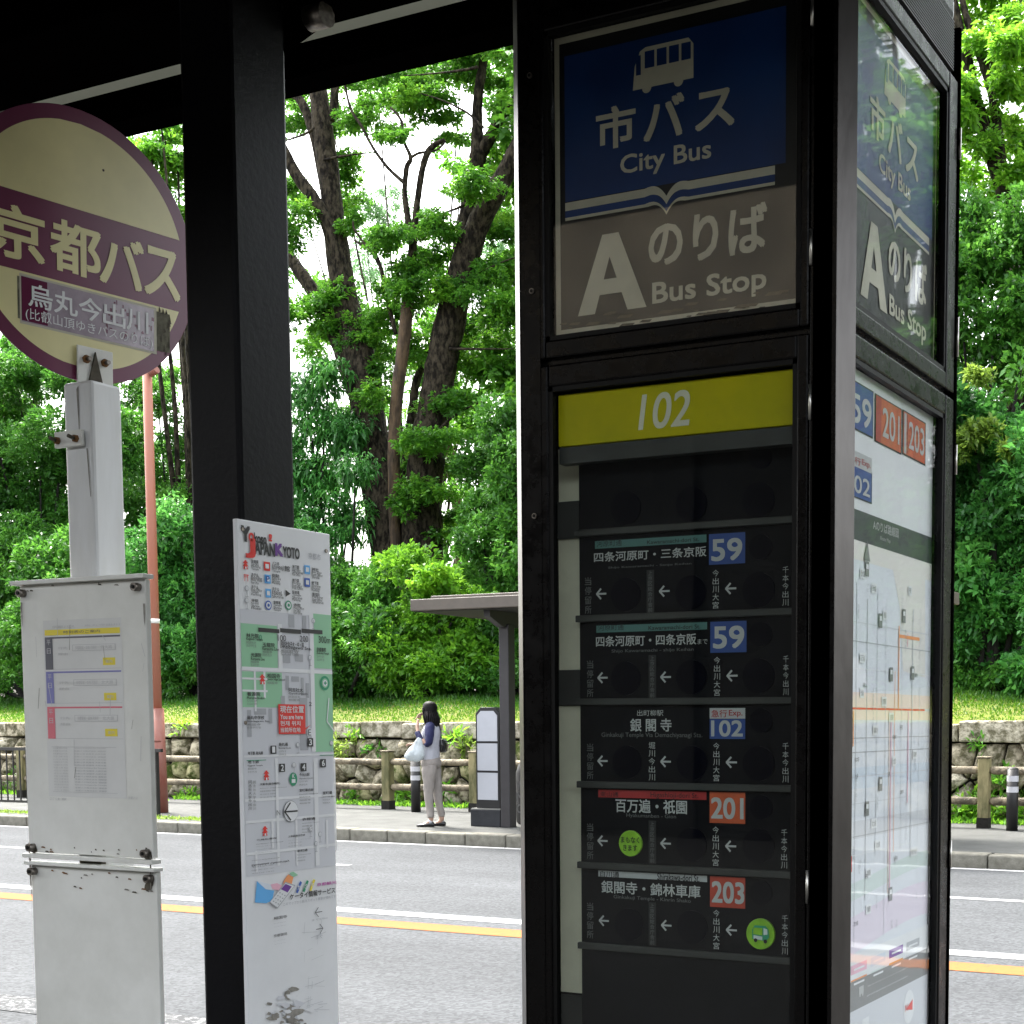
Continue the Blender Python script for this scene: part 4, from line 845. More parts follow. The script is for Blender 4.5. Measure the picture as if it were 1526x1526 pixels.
# two enamel panels
YP = 1.975
pa = MB().box(-2.401, -2.076, YP, YP + .012, 1.152, 1.658).build('timetable_panel', 'white_enamel', RS, bevel=.002)
pb = MB().box(-2.398, -2.070, YP + .001, YP + .012, .55, 1.128).build('lower_panel', 'white_enamel', RS, bevel=.002)
MB().box(-2.413, -2.069, YP - .012, YP + .014, 1.659, 1.667).build('top_lip', 'white_enamel', RS, bevel=.001)
MB().box(-2.408, -2.070, YP - .010, YP + .013, 1.142, 1.150).build('rail', 'white_enamel', RS, bevel=.001)
MB().box(-2.405, -2.066, YP - .010, YP + .013, 1.1285, 1.135).build('rail', 'white_enamel', RS, bevel=.001)
MB().box(-2.28, -2.22, YP + .013, PY - s_ / 2 + .003, 1.0, 1.30).build('mount', 'grime', RS)
for x, z in ((-2.389, 1.644), (-2.092, 1.644), (-2.387, 1.162), (-2.088, 1.162), (-2.385, 1.116), (-2.082, 1.116)):
    MB().tube([(x, YP, z), (x, YP - .014, z)], .0075, 12).build('nut', 'bolt_steel', RS); MB().tube([(x, YP - .0141, z), (x, YP - .016, z)], .0035, 8).build('bolt_hole', 'rubber', RS)
pr = Print('Y', YP); T = pr.tpx; rm = random.Random(2)
a = pr.uv(66, 925); b = pr.uv(185, 1190); x0, x1 = pr.uv(69, 1000)[0], pr.uv(181, 1000)[0]
pr.rect(x0 - .004, x1 + .004, b[1], a[1], 'faded_paper', .0004)
Z = lambda y: pr.uv(120, y)[1]
pr.rect(x0, x1, Z(945.5), Z(937), 'print_yellow', .0008); pr.text('時刻表のご案内', x0 + .05, x1 - .05, Z(943.5), Z(939), 'faded_black', .0012)
pr.text('京都バス', x0 + .02, x0 + .08, Z(935), Z(931), 'faded_grey', .0012); pr.text('烏丸今出川', x1 - .09, x1, Z(934), Z(931), 'faded_grey', .0012)
for m, y0, y1 in (('faded_black', 948, 997), ('faded_blue', 1000, 1048), ('faded_red', 1053, 1101)):
    pr.rect(x0, x1, Z(y0 + 2.5), Z(y0), m, .0008); pr.rect(x0, x0 + .020, Z(y1), Z(y0), m, .0010); pr.rect(x0, x1, Z(y1), Z(y1 - .6), 'faded_grey', .0008)
    for j, ch in enumerate('平日'): pr.text(ch, x0 + .005, x0 + .015, Z(y0 + 12 + j * 13), Z(y0 + 4 + j * 13), 'faded_grey', .0014)
    pr.rect(x0 + .072, x1 - .012, Z(y0 + 22), Z(y0 + 12.5), 'faded_grey', .0010); pr.rect(x0 + .0735, x1 - .0135, Z(y0 + 21.3), Z(y0 + 13.2), 'faded_paper', .0012)
    pr.text('京都駅前・四条河原町', x0 + .08, x1 - .06, Z(y0 + 20), Z(y0 + 14.5), 'faded_grey', .0016); pr.text('北大路', x1 - .05, x1 - .02, Z(y0 + 20), Z(y0 + 14.5), 'faded_grey', .0016)
    pr.text('行先', x0 + .035, x0 + .06, Z(y0 + 19), Z(y0 + 15), 'faded_grey', .0016); pr.text('経由', x0 + .035, x0 + .06, Z(y0 + 28), Z(y0 + 24), 'faded_grey', .0016)
    pr.rect(x1 - .045, x1 - .014, Z(y0 + 44), Z(y0 + 33), 'print_yellow', .0010); pr.text('案内', x1 - .038, x1 - .021, Z(y0 + 41), Z(y0 + 36), 'faded_grey', .0014)
for y in np.arange(1114, 1180, 4.2):
    pr.text(rm.choice(('系統番号及び行先', 'のりば 時刻', '平日 土曜 休日')), x0 + .012, x0 + .05, Z(y + 2.4), Z(y), 'faded_grey', .0012, 0, 0, 2)
    pr.text(rm.choice(('Karasuma Imadegawa Bus Timetable', '京都バス株式会社 運輸部', '比叡山頂 延暦寺 大原方面')), x0 + .068, x1 - .045, Z(y + 2.2), Z(y), 'faded_grey' if y < 1135 else 'print_grey', .0012, 0, 0, 2)
pr.rect(x0 + .008, x1 - .018, Z(1113.6), Z(1113), 'faded_grey', .0010); pr.rect(x0 + .008, x1 - .018, Z(1181), Z(1180.4), 'faded_grey', .0010)
T('ご注意', (75, 1192), (100, 1189), 'faded_grey', .0012); T('京都バス', (192, 1191), (206, 1187), 'faded_grey', .0012)
for k in range(34):
    x = rm.uniform(-2.39, -2.09); z = rm.choice((1.158, 1.16, 1.65, 1.115, 1.11, 1.09)) + rm.uniform(-.004, .006); l_ = rm.uniform(.002, .014)
    pr.poly([(x, z), (x + l_, z - .001), (x + l_ * .8, z + .002), (x + l_ * .2, z + .0025)], rm.choice(('grime', 'dirt_residue', 'rust')), .0006 + k * .00002)
for x, z in ((-2.09, 1.164), (-2.088, 1.157), (-2.084, 1.108), (-2.388, 1.157), (-2.09, 1.1)):
    n = 9; pr.poly([(x + .011 * rm.uniform(.6, 1.2) * math.cos(6.28 * q_ / n), z + .009 * rm.uniform(.6, 1.3) * math.sin(6.28 * q_ / n)) for q_ in range(n)], 'grime', .0003 + abs(x) * .00001)
for k in range(16):
    x = rm.uniform(-2.385, -2.08); z = rm.uniform(1.30, 1.62); l_ = rm.uniform(.01, .05)
    pr.line((x, z), (x + rm.uniform(-.01, .01), z - l_), rm.uniform(.0006, .0014), rm.choice(('faded_grey', 'dirt_residue', 'faded_grey')), .0010 + k * .00002)
for k in range(22):      # rust and dirt creeping in from the edges
    sd_ = rm.choice((-1, 1)); x = (-2.399 if sd_ < 0 else -2.079) + rm.uniform(0, .004) * -sd_; z = rm.choice((1.645, 1.17, 1.165, 1.16)) - rm.uniform(0, .05) * (1 if rm.random() < .5 else 0); l_ = rm.uniform(.012, .05); w_ = rm.uniform(.0015, .005)
    pr.poly([(x - w_ / 2, z), (x + w_ / 2, z), (x + w_ * .2, z - l_), (x - w_ * .2, z - l_ * .8)], rm.choice(('rust', 'dirt_residue', 'grime', 'dirt_residue')), .0016 + k * .00002)
pr.build('timetable_print', pa)

# ================================================================== far pavement: red pole, fences, bollards, shelter
p0 = pZ(238, 1211, 0)
RP = thing('red_pole', (p0.x, p0.y, 0), 'tall faded red steel pole with sleeved foot beside black railing', 'utility pole')
top = pY(216, 440, p0.y - .0)
MB().tube([(p0.x, p0.y, 1.62), ((p0.x + top.x) / 2, p0.y, (1.62 + top.z) / 2), (top.x, p0.y, top.z)], [.078, .073, .068], 20).build('shaft', 'red_pole', RP)
MB().tube([(p0.x + .03, p0.y, 0), (p0.x, p0.y, 1.62)], [.112, .108], 20).build('sleeve', 'red_pole_low', RP)
MB().tube([(p0.x, p0.y, 2.93), (p0.x, p0.y, 3.0)], .082, 20).build('band', 'white_enamel', RP)
MB().tube([(p0.x, p0.y, 1.10), (p0.x, p0.y, 1.14)], .118, 20).build('collar', 'red_pole_low', RP)
MB().tube([(p0.x + .09, p0.y - .02, 6.7), (p0.x + .22, p0.y - .02, 6.75)], .06, 10).build('fitting', 'red_pole_low', RP)

def railing(xa, xb, y, label, end=True):
    t = thing('black_railing', ((xa + xb) / 2, y, 0), label, 'railing', None)
    n = max(1, round((xb - xa) / 2.0)); h = 1.0
    for k in range(n + 1): x = xa + (xb - xa) * k / n; MB().box(x - .03, x + .03, y - .03, y + .03, 0, h - .04).build('post', 'fence_iron', t)
    MB().box(xa - .1, xb + .12, y - .025, y + .025, h - .04, h + .01).build('top_rail', 'fence_iron', t); MB().box(xa, xb, y - .015, y + .015, .13, .17).build('bottom_rail', 'fence_iron', t)
    x = xa + .15
    while x < xb - .05:
        MB().box(x - .009, x + .009, y - .009, y + .009, .17, h - .04).build('baluster', 'fence_iron', t); x += .15
pa_ = pZ(17, 1213, 0); pb_ = pZ(275, 1213, 0)
railing(pa_.x - 4.0, pb_.x, 16.35, 'black iron railing along the kerb at far left, behind the timetable panels')

fz = 19.3
WF = thing('wooden_fence', (-15, fz, 0), 'log rail fence with square timber posts in front of the stone wall', 'fence')
xs = [pY(578, 1160, fz).x + k * (pY(708, 1160, fz).x - pY(578, 1160, fz).x) for k in range(-9, 9)]
gap = xs[1] - xs[0]; xr = pY(1467, 1160, fz).x; xb_ = pY(708, 1160, fz).x; n_ = round((xr - xb_) / gap)
xs = [x for x in xs if x < xb_ + .01] + [xb_ + (xr - xb_) * k / n_ for k in range(1, n_ + 5)]
for i, x in enumerate(xs):
    MB().box(x - .075, x + .075, fz - .075, fz + .075, 0, .93).build('post', 'fence_post', WF, bevel=.015)
    MB().box(x - .085, x + .085, fz - .085, fz + .085, .93, .955).build('post_cap', 'fence_log', WF, bevel=.01)
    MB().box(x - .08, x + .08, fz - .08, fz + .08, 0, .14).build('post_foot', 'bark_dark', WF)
    if i + 1 < len(xs):
        for z in (.77, .36): MB().tube([(x + .075, fz, z), (x + .12, fz, z), (xs[i + 1] - .12, fz, z + rng.uniform(-.01, .01)), (xs[i + 1] - .075, fz, z)], [.035, .055, .052, .035], 12).build('rail', 'fence_log', WF)
# short extra post seen beside the red pole
def bollard(x, y, label):
    t = thing('bollard', (x, y, 0), label, 'bollard', 'black and white bollards on the far pavement')
    MB().tube([(x, y, 0), (x, y, .80)], .075, 20).build('post', 'bollard_black', t)
    for z in (.50, .64): MB().tube([(x, y, z), (x, y, z + .075)], .0765, 20, False).build('white_band', 'bollard_white', t)
    MB().tube([(x, y, .80), (x, y, .815), (x, y, .825)], [.075, .06, .02], 20).build('cap', 'bollard_black', t)
a = pZ(620, 1210, 0); bollard(a.x, a.y, 'black bollard with white bands standing behind the woman, near fence post')
a = pZ(1508, 1238, 0); bollard(a.x, a.y, 'black bollard with white bands at the right edge, right of the cabinet')

# far bus shelter
SX = pY(758, 1230, 16.66).x
FS = thing('far_shelter', (SX, 16.66, 0), 'brown flat roofed bus shelter across the road, partly behind the cabinet', 'bus shelter')
rl = pY(625, 900, 16.2).x
MB().box(rl, rl + 6.8, 16.0, 18.2, 2.87, 3.02).build('roof_fascia', 'shelter_brown', FS, bevel=.01)
MB().box(rl + .22, rl + 6.6, 16.15, 18.05, 3.021, 3.07).build('roof_sheet', 'shelter_brown', FS, bevel=.01)
MB().box(rl + .05, rl + 6.75, 16.06, 18.15, 2.862, 2.869).build('soffit', 'shelter_under', FS)
for dx in (0, 2.4, 4.8):
    MB().box(SX + dx - .075, SX + dx + .075, 16.58, 16.74, 0, 2.70).build('post', 'shelter_post', FS, bevel=.01)
    MB().prism([(SX + dx - .05, 16.0 + .2, 2.862), (SX + dx - .05, 18.05, 2.862), (SX + dx - .05, 18.05, 2.78), (SX + dx - .05, 16.8, 2.66), (SX + dx - .05, 16.5, 2.66), (SX + dx - .05, 16.2, 2.78)], (.1, 0, 0)).build('roof_beam', 'shelter_post', FS)
# light box sign
lb = thing('light_box_sign', (-11.40, 16.75, 0), 'tall black framed light box sign with three blank white panels beside far shelter post', 'sign')
lx0, lx1 = pY(715, 1130, 16.75).x, pY(750, 1130, 16.75).x
zt_, zb_ = pY(732, 1054, 16.75).z, pY(732, 1200, 16.75).z
MB().box(lx0 - .06, lx1 + .04, 16.60, 16.92, 0, .23).build('base', 'concrete_dark', lb, bevel=.01); MB().box(lx0 - .058, lx1 + .038, 16.61, 16.91, .2305, .245).build('base_top', 'concrete_top', lb)
MB().prism([(lx0, 16.66, .245), (lx1, 16.66, .245), (lx1, 16.66, zt_ - .08), (lx1 - .08, 16.66, zt_), (lx0 + .08, 16.66, zt_), (lx0, 16.66, zt_ - .08)], (0, .18, 0)).build('frame', 'lightbox_frame', lb, bevel=.006)
hh = (zt_ - .06 - .36) / 3
for k in range(3):
    z0_ = .36 + k * hh; z1_ = z0_ + hh - .03; w0, w1 = lx0 + .028, lx1 - .028
    poly = [(w0, 16.652, z0_), (w1, 16.652, z0_), (w1, 16.652, z1_)] + ([(w0, 16.652, z1_)] if k < 2 else [])
    if k == 2: z1_ = zt_ - .05; poly = [(w0, 16.652, z0_), (w1, 16.652, z0_), (w1, 16.652, z1_ - .06), (w1 - .06, 16.652, z1_), (w0 + .06, 16.652, z1_), (w0, 16.652, z1_ - .06)]
    MB().prism(poly, (0, .007, 0)).build('light_panel', 'lightbox_white', lb)
bg_ = pY(775, 1210, 17.3)
bk = MB(); bk.loft([((bg_.x + .15, 17.3, z), (rx, 0, 0), (0, .14, 0)) for z, rx in ((0, .14), (.03, .19), (.3, .21), (.7, .20), (.82, .15), (.86, .06))], 20)
bag = bk.build('black_bag', 'bollard_black'); tag(bag, 'black upright bag with pale lettering standing behind far shelter post', 'bag')
q = Print('Y', 17.3 - .145)
for k, ch in enumerate('OMW'): q.text(ch, bg_.x + .04, bg_.x + .16, .16 + k * .16, .28 + k * .16, 'letter_dim', .003, .02)
q.build('bag_print', bag)

# ================================================================== stone wall
SW = thing('stone_wall', (-15, 20.7, 0), 'old mossy dry stone retaining wall with cut coping blocks below the grass bank', 'wall')
MB().box(-36, 14, 20.66, 20.9, -.1, 1.30).build('earth_core', 'wall_gap', SW)
yf = 20.5; zcop0, zcop1 = 1.13, 1.40
x = -33.0; rs = random.Random(21)
while x < 2:
    w_ = rs.uniform(.55, 1.15); j = lambda s=.012: rs.uniform(-s, s)
    m = MB(); m.box(x + .012, x + w_ - .012, yf - .04 + j(.03), yf + .32, zcop0 + j(.015), zcop1 + j(.03)); m.v = [(a + j(), b, c + j(.012)) for a, b, c in m.v]
    m.build('coping_block', rs.choice(('coping', 'coping', 'wall_stone_pale', 'wall_stone')), SW, bevel=.022); x += w_
# irregular rubble: cells cut out of the wall face
def clip(poly, nx_, ny_, d):
    out = []
    for i in range(len(poly)):
        a, b = poly[i], poly[(i + 1) % len(poly)]; da = a[0] * nx_ + a[1] * ny_ - d; db = b[0] * nx_ + b[1] * ny_ - d
        if da <= 0: out.append(a)
        if (da < 0) != (db < 0) and abs(da - db) > 1e-9: t = da / (da - db); out.append((a[0] + (b[0] - a[0]) * t, a[1] + (b[1] - a[1]) * t))
    return out
def stone_mesh(poly, y, rs, deep, mb=None):
    cx_ = sum(p[0] for p in poly) / len(poly); cz_ = sum(p[1] for p in poly) / len(poly)
    rings = []; g_ = rs.uniform(.018, .045)
    tiltx, tiltz = rs.uniform(-.5, .5), rs.uniform(-.4, .45)
    size = max(abs(p[0] - cx_) for p in poly)
    for sc, dep in ((1.0, .16), (1.0, .035), (.86, 0.0), (.55, -deep)):
        ring = []
        for p in poly:
            dx, dz = p[0] - cx_, p[1] - cz_; l_ = math.hypot(dx, dz); k = max(.2, (l_ - g_) / l_) * sc
            jx = rs.uniform(-.012, .012) if sc < 1 else 0
            ring.append((cx_ + dx * k + jx, y + dep + (dx * tiltx + dz * tiltz) * (.5 if dep < .1 else 0) + (rs.uniform(-.012, .012) if sc < 1 else 0), cz_ + dz * k + jx))
        rings.append(ring)
    n = len(poly); vs = [v for r_ in rings for v in r_]; vs.append((cx_, y - deep * 1.2, cz_)); fs = []
    for i in range(3):
        for k in range(n): fs.append((i * n + k, i * n + (k + 1) % n, (i + 1) * n + (k + 1) % n, (i + 1) * n + k))
    for k in range(n): fs.append((3 * n + k, 3 * n + (k + 1) % n, 4 * n))
    m = mb or MB(); m.add(vs, fs, True); return m
pts = []
for gx in np.arange(-31.8, 1.0, .355):
    col_ = rs.choice((3, 3, 4, 2)); 
    for r_ in range(col_): pts.append((gx + rs.uniform(-.16, .16), (r_ + .5) * 1.13 / col_ + rs.uniform(-.11, .11)))
def cells(pts, x0, x1):
    for i, p in enumerate(pts):
        poly = [(p[0] - 1, 0), (p[0] + 1, 0), (p[0] + 1, 1.125), (p[0] - 1, 1.125)]
        for k, q_ in enumerate(pts):
            if k != i and abs(q_[0] - p[0]) < 1.6:
                nx_, nz_ = q_[0] - p[0], q_[1] - p[1]; d = (q_[0] ** 2 + q_[1] ** 2 - p[0] ** 2 - p[1] ** 2) / 2; poly = clip(poly, nx_, nz_, d)
                if len(poly) < 3: break
        if len(poly) >= 3: yield p, poly
ns = 0
for p, poly in cells(pts, 0, 0):
    if ns < 298:
        stone_mesh(poly, yf + rs.uniform(-.02, .05), rs, rs.uniform(.03, .13)).build('stone', rs.choice(('wall_stone', 'wall_stone', 'wall_stone_pale', 'wall_stone_moss')), SW); ns += 1
m = MB()
pts = [(gx + rs.uniform(-.2, .2), (r_ + .5) * .56 + rs.uniform(-.1, .1)) for gx in np.arange(1.3, 14, .6) for r_ in range(2)]
for p, poly in cells(pts, 0, 0): stone_mesh(poly, yf, rs, .05, m)
for x in np.arange(2, 14, .9): m.box(x + .01, x + .88, yf - .03, yf + .3, zcop0, zcop1)
tag(m.build('far_stones', 'wall_stone', SW), kind='stuff')

#==PART4==
# ================================================================== foliage
leafmat('leaf_evergreen', (.035, .105, .012), (.085, .215, .022), (.19, .38, .05), .42)
leafmat('leaf_camellia', (.035, .115, .020), (.08, .235, .036), (.19, .40, .07), .40)
leafmat('leaf_bright', (.09, .20, .014), (.16, .31, .020), (.27, .42, .03), .5)
leafmat('leaf_maple', (.05, .14, .014), (.10, .24, .018), (.19, .34, .025), .5)
leafmat('leaf_yellowish', (.12, .16, .02), (.20, .25, .03), (.30, .34, .05), .45)
leafmat('leaf_haze', (.09, .16, .05), (.15, .23, .09), (.24, .32, .14), .45)  # distance haze put into the leaf colour
leafmat('grass_blade', (.04, .115, .008), (.10, .18, .010), (.21, .24, .022), .4)
def leaves_mesh(name, P, D, L, W, tint, m, parent, droop=.15, seed=0):
    """P base points, D unit directions, L lengths, W widths -> one mesh of folded leaf faces"""
    rg = np.random.default_rng(seed); n = len(P)
    rnd = rg.normal(size=(n, 3)); S = np.cross(D, rnd + np.array([0, 0, 1.4])); S /= np.linalg.norm(S, axis=1, keepdims=True) + 1e-9
    Nn = np.cross(S, D); L = L[:, None]; W = W[:, None]
    tip = P + D * L - np.array([0, 0, 1.]) * L * droop
    mid = P + D * L * .5
    v = np.stack([P, mid + S * W * .5 + Nn * W * .14, tip, mid - S * W * .5 + Nn * W * .14], 1).reshape(-1, 3) - np.array(rootloc(parent))
    me = bpy.data.meshes.new(name); me.vertices.add(4 * n); me.vertices.foreach_set('co', v.ravel())
    me.loops.add(4 * n); me.loops.foreach_set('vertex_index', np.arange(4 * n, dtype=np.int32)); me.polygons.add(n)
    me.polygons.foreach_set('loop_start', np.arange(0, 4 * n, 4, dtype=np.int32)); me.polygons.foreach_set('loop_total', np.full(n, 4, dtype=np.int32)); me.update(calc_edges=True)
    at = me.attributes.new('tint', 'FLOAT', 'FACE'); at.data.foreach_set('value', np.clip(tint, 0, 1).astype(np.float32))
    return link(name, me, m, parent)
def crown(name, lobes, m, parent, seed, per=9, L=.12, W=.055, dens=1.0, flat=1.0, up=.35, spread=.9, shell=.55, droop=.15, sub=True):
    """lobes: (centre, (rx,ry,rz)); each lobe breaks into sub-clumps; clumps carry sprigs of leaves"""
    rg = np.random.default_rng(seed); Ps = []; Ds = []; Ts = []; Ls = []
    for c, r in lobes:
        c = np.array(c); r = np.array(r, float)
        k = max(4, int(9 * dens ** .3)) if sub else 1
        for q in range(k):
            if sub:
                d = rg.normal(size=3); d /= np.linalg.norm(d); cc = c + d * r * rg.uniform(.35, .85); cr = r * rg.uniform(.38, .6)
            else: cc, cr = c, r
            area = (cr[0] * cr[2] + cr[0] * cr[1] + cr[1] * cr[2]) * 4.2
            n = max(6, int(area * dens * 26 / (1 if sub else .8)))
            d = rg.normal(size=(n, 3)); d /= np.linalg.norm(d, axis=1, keepdims=True)
            rad = shell + (1.05 - shell) * rg.random(n) ** .6
            tips = cc + d * cr * rad[:, None]
            ct = rg.normal(.42, .22); ls = rg.uniform(.72, 1.3)
            P = np.repeat(tips, per, 0) + rg.normal(size=(n * per, 3)) * L * .28
            dd = np.repeat(d, per, 0) * .55 + rg.normal(size=(n * per, 3)) * spread * .75 + np.array([0, 0, up])
            dd[:, 2] *= flat; dd /= np.linalg.norm(dd, axis=1, keepdims=True) + 1e-9
            Ls.append(np.full(len(P), ls)); Ps.append(P); Ds.append(dd); Ts.append(np.repeat(rg.normal(ct, .10, n), per) + rg.normal(0, .12, n * per))
    P = np.concatenate(Ps); D = np.concatenate(Ds); T_ = np.concatenate(Ts); n = len(P)
    Ls = np.concatenate(Ls); return leaves_mesh(name, P, D, L * Ls * rg.uniform(.65, 1.25, n), W * Ls * rg.uniform(.7, 1.2, n), T_, m, parent, droop, seed), n
TOTAL = [0]
def lobe(px, py, Y, rx, ry, dy=None):
    c = pY(px, py, Y); s = (Vector(c) - Vector(_C)).dot(Vector(_fw)) / F
    a = rx * s * 1.12; b = ry * s; return ((c.x, c.y, c.z), (a, dy or (a + b) * .5, b))
def plant(name, label, cat, lobes, m, seed, group=None, trunks=True, bark='bark_dark', tr=.06, **kw):
    cs = np.array([l[0] for l in lobes]); bx = cs[:, 0].mean(); by = cs[:, 1].mean(); bz = bank_z(bx, by) - .05
    t = thing(name, (bx, by, bz), label, cat, group); rg = random.Random(seed)
    if trunks:
        mb = MB()
        for k, (c, r) in enumerate(lobes):
            s = Vector((bx + rg.uniform(-.25, .25), by + rg.uniform(-.2, .2), bz)); e = Vector(c)
            md = s.lerp(e, .45) + Vector((rg.uniform(-.2, .2), rg.uniform(-.2, .2), .1 * (e.z - s.z)))
            mb.tube([s, s.lerp(md, .5) + Vector((rg.uniform(-.06, .06),) * 3), md, e], [tr, tr * .85, tr * .6, tr * .25], 8)
        mb.build('trunk', bark, t)
    o, n = crown('crown', lobes, m, t, seed, **kw); TOTAL[0] += n; return t
EV = dict(per=8, L=.135, W=.062, dens=1.15)
YB_ = 25.0
def LL(Y, *a): return [lobe(x, y, Y, rx, ry if len(q_) else rx) for (x, y, rx, ry, *q_) in a]
def lobes_(Y, rows, jit=.8, seed=1):
    r_ = random.Random(seed); return [lobe(x, y, Y + r_.uniform(-jit, jit), rx, ry) for x, y, rx, ry in rows]
# dense evergreens along the bank, left to right
plant('evergreen_tree', 'dense evergreen tree rising at far left behind the round sign', 'tree', lobes_(27.5, [(-40, 640, 70, 70), (10, 600, 60, 60), (50, 570, 55, 50), (60, 680, 70, 60), (0, 720, 80, 70), (80, 760, 70, 60), (130, 720, 40, 60), (150, 620, 30, 40), (-60, 780, 80, 80), (-30, 545, 50, 40), (20, 530, 30, 25), (100, 575, 40, 35), (140, 560, 36, 30), (170, 660, 40, 50)], 1, 1), 'leaf_evergreen', 101, **EV)
plant('evergreen_shrub', 'broad rounded evergreen shrub behind the timetable panels at left', 'shrub', lobes_(25.6, [(-60, 900, 90, 80), (20, 860, 80, 70), (100, 850, 70, 60), (60, 940, 80, 60), (-10, 985, 80, 55), (110, 960, 70, 70), (150, 880, 50, 60), (170, 980, 50, 50), (-90, 1000, 80, 50)], .8, 2), 'leaf_evergreen', 102, **EV)
plant('loose_tree', 'airy light green tree behind the red pole', 'tree', lobes_(29, [(235, 600, 45, 35), (215, 660, 35, 30), (275, 650, 40, 40), (240, 700, 50, 40), (205, 560, 25, 25), (285, 740, 40, 40), (215, 760, 50, 50), (310, 560, 40, 50), (190, 500, 30, 30), (200, 600, 30, 40), (255, 560, 26, 20), (260, 720, 50, 40), (190, 720, 40, 50), (250, 780, 60, 40)], 1, 3), 'leaf_evergreen', 103, per=8, L=.12, W=.055, dens=.9)
plant('evergreen_shrub', 'glossy bright green shrub right of the red pole', 'shrub', lobes_(25.4, [(230, 840, 55, 50), (270, 790, 50, 50), (290, 870, 60, 60), (240, 920, 60, 60), (290, 960, 55, 60), (225, 990, 50, 50), (340, 900, 50, 80), (200, 880, 40, 60), (360, 990, 60, 50), (400, 900, 60, 70), (410, 1000, 50, 40)], .6, 4), 'leaf_camellia', 104, **EV)
plant('camellia_tree', 'drooping broadleaf tree between column and big forked trunk', 'tree', lobes_(26.2, [(455, 590, 35, 30), (490, 560, 30, 25), (475, 640, 50, 35), (520, 640, 35, 35), (450, 700, 45, 40), (500, 705, 45, 35), (530, 700, 25, 30), (460, 760, 50, 40), (520, 775, 40, 35), (400, 720, 50, 80), (380, 620, 50, 60), (480, 820, 50, 40)], .5, 5), 'leaf_camellia', 105, per=8, L=.17, W=.06, dens=.85, droop=.55, up=.1)
plant('evergreen_shrub', 'low spreading shrub at the foot of the forked trunk', 'shrub', lobes_(24.9, [(470, 880, 55, 50), (530, 860, 50, 40), (580, 880, 50, 40), (500, 930, 60, 45), (560, 950, 60, 45), (470, 985, 50, 45), (530, 1000, 50, 38), (610, 920, 45, 45)], .5, 6), 'leaf_evergreen', 106, **EV)
plant('bright_shrub', 'yellow green maple shrub above the far shelter roof', 'shrub', lobes_(24.6, [(610, 840, 45, 30), (650, 870, 45, 30), (640, 925, 55, 45), (600, 975, 50, 45), (690, 900, 40, 30), (670, 975, 50, 45), (640, 1000, 45, 35)], .4, 7), 'leaf_bright', 107, per=8, L=.13, W=.06, dens=1.1)
plant('evergreen_tree', 'tall evergreen tree against the left edge of the cabinet', 'tree', lobes_(26, [(745, 640, 45, 40), (720, 690, 40, 35), (770, 690, 50, 50), (740, 760, 50, 45), (715, 800, 35, 40), (770, 830, 55, 60), (730, 860, 50, 45), (760, 930, 60, 55), (800, 760, 50, 90), (720, 960, 50, 50), (740, 1010, 50, 40), (840, 850, 60, 90), (850, 980, 70, 60)], .6, 8), 'leaf_evergreen', 108, **EV)
plant('evergreen_shrub', 'row of shrubs hidden behind the cabinet', 'shrub', lobes_(26, [(930, 950, 80, 80), (1050, 900, 90, 100), (1180, 940, 90, 90), (1300, 900, 90, 110), (980, 800, 80, 80), (1120, 760, 90, 80), (1250, 740, 80, 90)], .6, 9), 'leaf_evergreen', 109, per=7, L=.17, W=.085, dens=.6)
plant('evergreen_tree', 'dark dense evergreen tree right of the cabinet under the leaning trunk', 'tree', lobes_(26.4, [(1440, 330, 55, 45), (1500, 380, 60, 50), (1430, 420, 50, 50), (1480, 460, 60, 50), (1540, 450, 50, 60), (1430, 520, 50, 45), (1500, 550, 60, 45), (1380, 400, 60, 80), (1560, 330, 50, 60)], .6, 10), 'leaf_evergreen', 110, **EV)
plant('camellia_shrub', 'tall glossy camellia hedge at the right edge above the bollard', 'shrub', lobes_(24.8, [(1440, 610, 50, 45), (1500, 650, 55, 50), (1435, 700, 50, 50), (1500, 740, 55, 50), (1440, 790, 55, 45), (1510, 830, 55, 50), (1440, 870, 55, 45), (1500, 920, 60, 45), (1430, 950, 50, 40), (1480, 990, 55, 35), (1560, 700, 50, 90), (1570, 900, 50, 90), (1540, 1000, 50, 40), (1370, 800, 60, 200)], .5, 11), 'leaf_camellia', 111, per=9, L=.15, W=.07, dens=1.15)
plant('yellowing_shrub', 'patch of yellow tipped foliage in the hedge right of the cabinet', 'shrub', lobes_(24.2, [(1440, 655, 22, 20), (1470, 640, 20, 16), (1425, 680, 15, 14), (1460, 560, 16, 14), (1500, 670, 14, 12)], .2, 12), 'leaf_yellowish', 112, per=7, L=.13, W=.055, dens=.9, trunks=False)
for i, (px_, lab) in enumerate(((860, 'leafy tree hidden behind the left half of the cabinet'), (1060, 'leafy tree hidden behind the middle of the cabinet'), (1270, 'leafy tree hidden behind the right edge of the cabinet'))):
    r7 = random.Random(70 + i); plant('hidden_tree', lab, 'tree', [lobe(px_ + r7.uniform(-90, 90), y_ + r7.uniform(-20, 20), 28 + r7.uniform(-1, 1), 70, 45, 1.1) for y_ in range(60, 760, 62) for _ in (0, 1)], 'leaf_maple', 700 + i, per=7, L=.20, W=.10, dens=.28, flat=.6, up=0, shell=.2, bark='bark', tr=.15)
